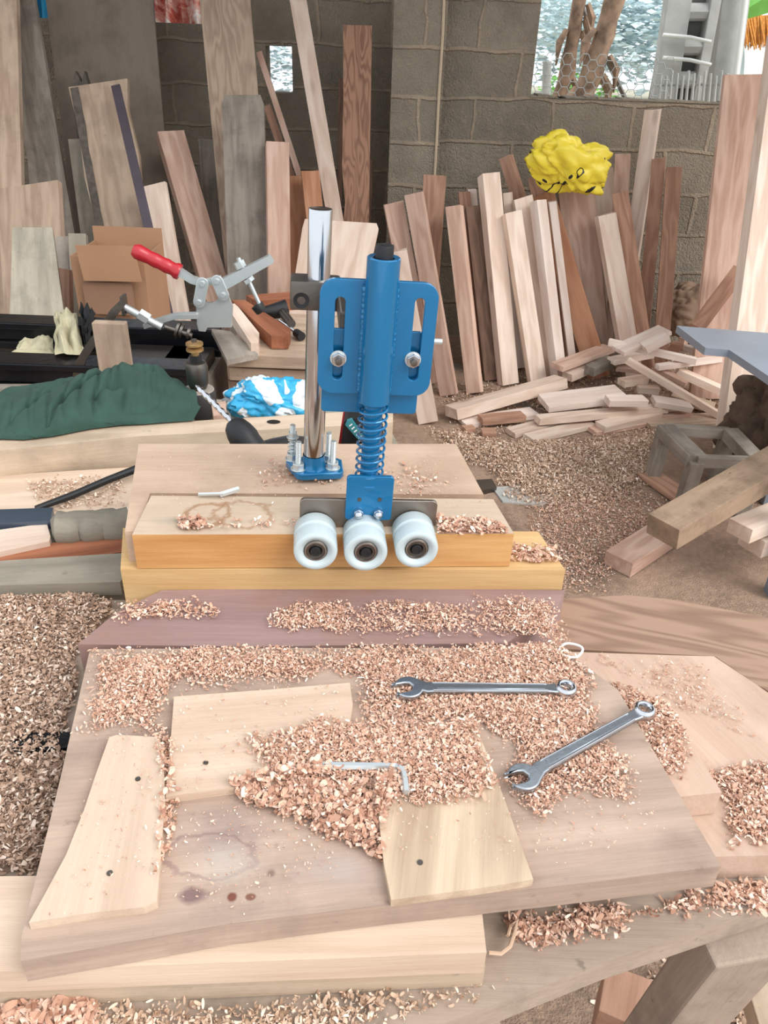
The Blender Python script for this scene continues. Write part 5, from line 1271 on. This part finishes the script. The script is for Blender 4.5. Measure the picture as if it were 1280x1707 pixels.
def chips(label, px, zplane, n, size, mat, thr=.3, soft=.03, curl=(.8, 4.5), lift=.004, seed=0, nsc=18, base=None, group=None, mound=.004, dust=None, parent=None, wr=(.18, .55), uselayers=True, pw=1.0):
    P = np.array([[PZ(a, b, zplane).x, PZ(a, b, zplane).y] for a, b in px])
    g = np.random.default_rng(seed); lo = P.min(0); hi = P.max(0)
    x = g.uniform(lo[0], hi[0], n * 8); y = g.uniform(lo[1], hi[1], n * 8)
    m = inpoly(P, x, y); x = x[m]; y = y[m]
    dens = np.clip(dist_edge(P, x, y) / soft, 0, 1) * .7 + fbm(x, y, nsc, seed) - .5
    keep = g.random(x.shape) < np.clip((dens - thr + .30) * 1.5, 0, 1) ** 1.5
    x = x[keep][:n]; y = y[keep][:n]; dens = dens[keep][:n]; n = len(x)
    bz = base if base is not None else zplane
    z0 = topz(x, y, bz) if uselayers else np.full(n, bz)
    mh = mound * np.clip((dens - thr) * 1.6, 0, 1) if dust is not None else 0
    z = z0 + mh + g.random(n) * lift + .0006
    # curled strips
    K = 4; sz = size[0] + (size[1] - size[0]) * g.random(n) ** 2.2; w = sz * g.uniform(wr[0], wr[1], n); a = g.uniform(curl[0], curl[1], n) * g.choice((1, 1, 1, .2), n)
    rad = sz / a; k = np.linspace(-.5, .5, K + 1)
    th = a[:, None] * k[None, :]
    lx = rad[:, None] * np.sin(th); lz = rad[:, None] * (1 - np.cos(th))
    sk = g.uniform(-.35, .35, n)[:, None] * sz[:, None] * k[None, :]
    V = np.zeros((n, K + 1, 2, 3))
    for s_, sg in ((0, -1), (1, 1)):
        V[:, :, s_, 0] = lx; V[:, :, s_, 1] = sg * w[:, None] / 2 * (1 - .5 * (2 * np.abs(k[None, :])) ** 2) + sk; V[:, :, s_, 2] = lz
    # random turns
    ya = g.uniform(0, 2 * np.pi, n); ti = g.normal(0, .3, n); ro = g.normal(0, .35, n) + np.where(g.random(n) < .3, np.pi, 0)
    def rot(V, ax, an):
        c = np.cos(an)[:, None, None]; s = np.sin(an)[:, None, None]; i, j = [(1, 2), (2, 0), (0, 1)][ax]
        a_ = V[..., i].copy(); b_ = V[..., j].copy(); V[..., i] = a_ * c - b_ * s; V[..., j] = a_ * s + b_ * c
    rot(V, 0, ro); rot(V, 1, ti); rot(V, 2, ya)
    mn = V[..., 2].reshape(n, -1).min(1); V[..., 2] -= mn[:, None, None]
    V[..., 0] += x[:, None, None]; V[..., 1] += y[:, None, None]; V[..., 2] += z[:, None, None]
    nv = (K + 1) * 2; co = V.reshape(-1, 3)
    q = np.array([[2 * i, 2 * i + 1, 2 * i + 3, 2 * i + 2] for i in range(K)]); F_ = (q[None] + (np.arange(n) * nv)[:, None, None]).reshape(-1, 4)
    me = bpy.data.meshes.new('wood_shavings'); me.vertices.add(len(co)); me.vertices.foreach_set('co', co.ravel())
    me.loops.add(F_.size); me.loops.foreach_set('vertex_index', F_.ravel().astype(np.int32)); me.polygons.add(len(F_)); me.polygons.foreach_set('loop_start', np.arange(0, F_.size, 4, dtype=np.int32))
    me.polygons.foreach_set('use_smooth', np.ones(len(F_), bool)); me.update(calc_edges=True); me.validate()
    o = link('wood_shavings', me, mat); tag(o, label, 'shavings', kind='stuff')
    if dust is not None:
        st = max((hi[0] - lo[0]) / 260, .0016); nx = int((hi[0] - lo[0]) / st) + 1; ny = int((hi[1] - lo[1]) / st) + 1
        gx, gy = np.meshgrid(lo[0] + np.arange(nx) * st, lo[1] + np.arange(ny) * st, indexing='ij'); gx = gx.ravel(); gy = gy.ravel()
        d = np.where(inpoly(P, gx, gy), np.clip(dist_edge(P, gx, gy) / soft, 0, 1) * .7 + fbm(gx, gy, nsc, seed) - .5, -1)
        h = mound * np.clip((d - thr - .1) * 1.6, -.2, 1) + .0012 * (vnoise(gx, gy, 300, 3) - .4) * (d > thr) * (mound / .004)
        gz = (topz(gx, gy, bz) if uselayers else bz) + h; ok = (d > thr + .12)
        idx = np.arange(nx * ny).reshape(nx, ny); a_ = idx[:-1, :-1].ravel(); b_ = idx[1:, :-1].ravel(); c_ = idx[1:, 1:].ravel(); d_ = idx[:-1, 1:].ravel()
        zz = gz; fl = (ok[a_] & ok[b_] & ok[c_] & ok[d_]) & (np.max(np.stack([zz[a_], zz[b_], zz[c_], zz[d_]]), 0) - np.min(np.stack([zz[a_], zz[b_], zz[c_], zz[d_]]), 0) < .02)
        F2 = np.stack([a_[fl], b_[fl], c_[fl], d_[fl]], 1); used = np.unique(F2); mp = np.zeros(nx * ny, int); mp[used] = np.arange(len(used)); F2 = mp[F2]
        co2 = np.stack([gx, gy, gz], 1)[used]
        m2 = bpy.data.meshes.new('sawdust'); m2.vertices.add(len(co2)); m2.vertices.foreach_set('co', co2.ravel()); m2.loops.add(F2.size); m2.loops.foreach_set('vertex_index', F2.ravel().astype(np.int32))
        m2.polygons.add(len(F2)); m2.polygons.foreach_set('loop_start', np.arange(0, F2.size, 4, dtype=np.int32)); m2.polygons.foreach_set('use_smooth', np.ones(len(F2), bool)); m2.update(calc_edges=True); m2.validate()
        link('sawdust', m2, dust, o)
    return o
C1, C2, D1, D2 = M['chips'], M['chips2'], M['dust'], M['dust2']
chips('fine pink shavings spread over the back of the big stained board', [(150, 1085), (560, 1078), (935, 1076), (975, 1110), (1010, 1150), (960, 1210), (840, 1240), (800, 1210), (600, 1200), (590, 1140), (290, 1158), (275, 1240), (185, 1225), (120, 1230)], .92, 30000, (.002, .0062), C1, thr=.16, soft=.03, seed=1, mound=.003, dust=D1)
chips('pink shavings in the middle of the board around the two wrenches', [(590, 1150), (900, 1150), (1010, 1170), (1080, 1290), (1060, 1350), (960, 1360), (900, 1420), (850, 1330), (800, 1210), (600, 1215)], .92, 12000, (.002, .0062), C1, thr=.40, soft=.035, seed=2, mound=.003, dust=D1)
chips('shavings lying over the buried offcut and the figured offcut', [(560, 1180), (800, 1200), (850, 1330), (760, 1345), (640, 1345), (600, 1320), (430, 1310), (380, 1240), (480, 1200)], .928, 12000, (.002, .007), C1, thr=.26, soft=.03, seed=3, mound=.003, dust=D1)
chips('large curled shavings heaped in front of the hex key', [(380, 1320), (520, 1290), (660, 1310), (640, 1400), (640, 1445), (600, 1430), (540, 1400), (480, 1370), (420, 1345)], .92, 4200, (.0035, .0115), C1, thr=.05, soft=.02, seed=4, mound=.004, dust=D1, lift=.008, wr=(.28, .6), curl=(1.2, 5.5))
chips('thin scatter of shavings between the two left offcuts', [(255, 1230), (292, 1225), (300, 1330), (285, 1420), (258, 1500), (270, 1330)], .92, 350, (.003, .008), C1, thr=.1, soft=.006, seed=5)
chips('pink shavings on the gap right of the big stained board', [(1020, 1140), (1110, 1170), (1165, 1260), (1150, 1290), (1100, 1325), (1070, 1280)], .90, 4200, (.0025, .007), C1, thr=.1, soft=.02, seed=6, mound=.003, dust=D1)
chips('shavings on the broad pinkish board at the right edge', [(1170, 1290), (1270, 1270), (1400, 1330), (1400, 1400), (1210, 1420), (1200, 1340)], .871, 4500, (.0025, .008), C1, thr=.2, soft=.03, seed=7, mound=.002, dust=D1)
chips('thin sawdust dusting on the far part of the right boards', [(950, 1090), (1190, 1100), (1300, 1200), (1300, 1290), (1150, 1230), (1050, 1150)], .871, 700, (.002, .005), C1, thr=.5, soft=.05, seed=17)
chips('curled shavings on the bench below the front edge of the big board', [(840, 1530), (1010, 1490), (1200, 1460), (1420, 1450), (1420, 1470), (1260, 1530), (1060, 1580), (900, 1600), (850, 1570)], .84, 7000, (.003, .010), C1, thr=.35, soft=.03, seed=8, uselayers=False, mound=.003, dust=D1, lift=.006)
chips('sparse shavings on the bench at the bottom edge of the picture', [(-60, 1640), (300, 1640), (800, 1640), (880, 1620), (780, 1680), (480, 1790), (-60, 1790)], .84, 3200, (.002, .008), C2, thr=.42, soft=.03, seed=9, nsc=10, uselayers=False)
chips('heap of pinkish chips at the lower left corner', [(10, 1650), (150, 1645), (170, 1690), (140, 1790), (-20, 1790)], .84, 1100, (.005, .014), C1, thr=.25, soft=.02, seed=10, uselayers=False, mound=.004, dust=D1, lift=.006, wr=(.3, .6))
chips('tan shavings covering the bench at the left', [(-80, 1000), (160, 990), (200, 1010), (140, 1080), (120, 1200), (100, 1320), (75, 1440), (60, 1462), (-80, 1470)], .84, 16000, (.003, .009), M['chips3'], thr=.10, soft=.01, seed=11, mound=.004, dust=M['dust3'], lift=.006, uselayers=False)
chips('shavings strewn over the right end of the made-up purple strip', [(500, 990), (940, 985), (960, 1078), (480, 1078), (420, 1050)], .918, 6500, (.002, .006), C1, thr=.55, soft=.03, seed=12, mound=.002, dust=D1)
chips('shavings on the left end of the made-up purple strip', [(195, 1000), (330, 990), (380, 1030), (170, 1060)], .918, 600, (.003, .007), C1, thr=.45, soft=.03, seed=13)
chips('shavings piled on the right of the block beside the rollers', [(728, 868), (800, 866), (845, 880), (848, 892), (728, 892)], .99, 700, (.003, .010), C1, thr=.0, soft=.004, seed=14, mound=.002, dust=D1, wr=(.3, .6))
chips('shavings on the step of the yellow lower board', [(852, 910), (925, 915), (932, 940), (850, 940)], .945, 330, (.004, .010), C1, thr=.05, soft=.004, seed=15)
chips('small clump of shavings on the block beside the ring marks', [(298, 868), (340, 868), (345, 884), (300, 886)], .99, 90, (.005, .013), C1, thr=-.2, soft=.002, seed=16, lift=.006, wr=(.4, .8))
chips('a few curls along the front edge of the block', [(340, 870), (498, 868), (498, 884), (340, 886)], .99, 60, (.004, .008), C1, thr=.1, soft=.004, seed=18)
chips('loose curls scattered on the rear board around the pole', [(400, 770), (700, 770), (790, 820), (700, 830), (420, 820)], .985, 330, (.003, .009), C1, thr=.35, soft=.03, seed=19)
chips('shavings on the dusty plank under the black rod', [(40, 800), (225, 790), (218, 850), (90, 858), (40, 830)], .856, 900, (.003, .008), C2, thr=.3, soft=.02, seed=20, uselayers=True)
chips('fine crumbs of sawdust sprinkled over the bare parts of the big board', [(150, 1090), (1000, 1150), (1190, 1430), (640, 1495), (50, 1590), (110, 1300)], .92, 2600, (.0012, .0035), C1, thr=.45, soft=.03, seed=31)
chips('fine crumbs sprinkled over the block top around the pole', [(235, 745), (755, 745), (845, 885), (250, 885)], .985, 600, (.0012, .003), C1, thr=.4, soft=.03, seed=32)
# floor
chips('pale shavings on the floor in front of the scrap pile', [(690, 705), (840, 735), (1000, 722), (1100, 715), (1110, 800), (1060, 850), (860, 860), (800, 800)], 0, 26000, (.006, .022), M['chips2'], thr=.30, soft=.15, seed=21, nsc=3, uselayers=False, lift=.012, mound=.015, dust=D2, wr=(.15, .45))
chips('scattered reddish shavings on the floor right of the block', [(820, 790), (1060, 800), (1180, 850), (1000, 1000), (900, 1010), (850, 870)], 0, 8000, (.006, .016), M['chips'], thr=.5, soft=.12, seed=22, nsc=4, uselayers=False, lift=.006, wr=(.15, .45))
chips('shavings on the floor among the scrap boards and the tall planks', [(700, 640), (1240, 560), (1300, 700), (760, 730)], 0, 7000, (.008, .024), M['chips2'], thr=.25, soft=.1, seed=23, nsc=4, uselayers=False, wr=(.2, .5))
chips('shavings on the floor below the workbench corner', [(1000, 1620), (1420, 1500), (1420, 1800), (900, 1800)], 0, 2500, (.008, .022), M['chips2'], thr=.2, soft=.1, seed=24, nsc=6, uselayers=False)
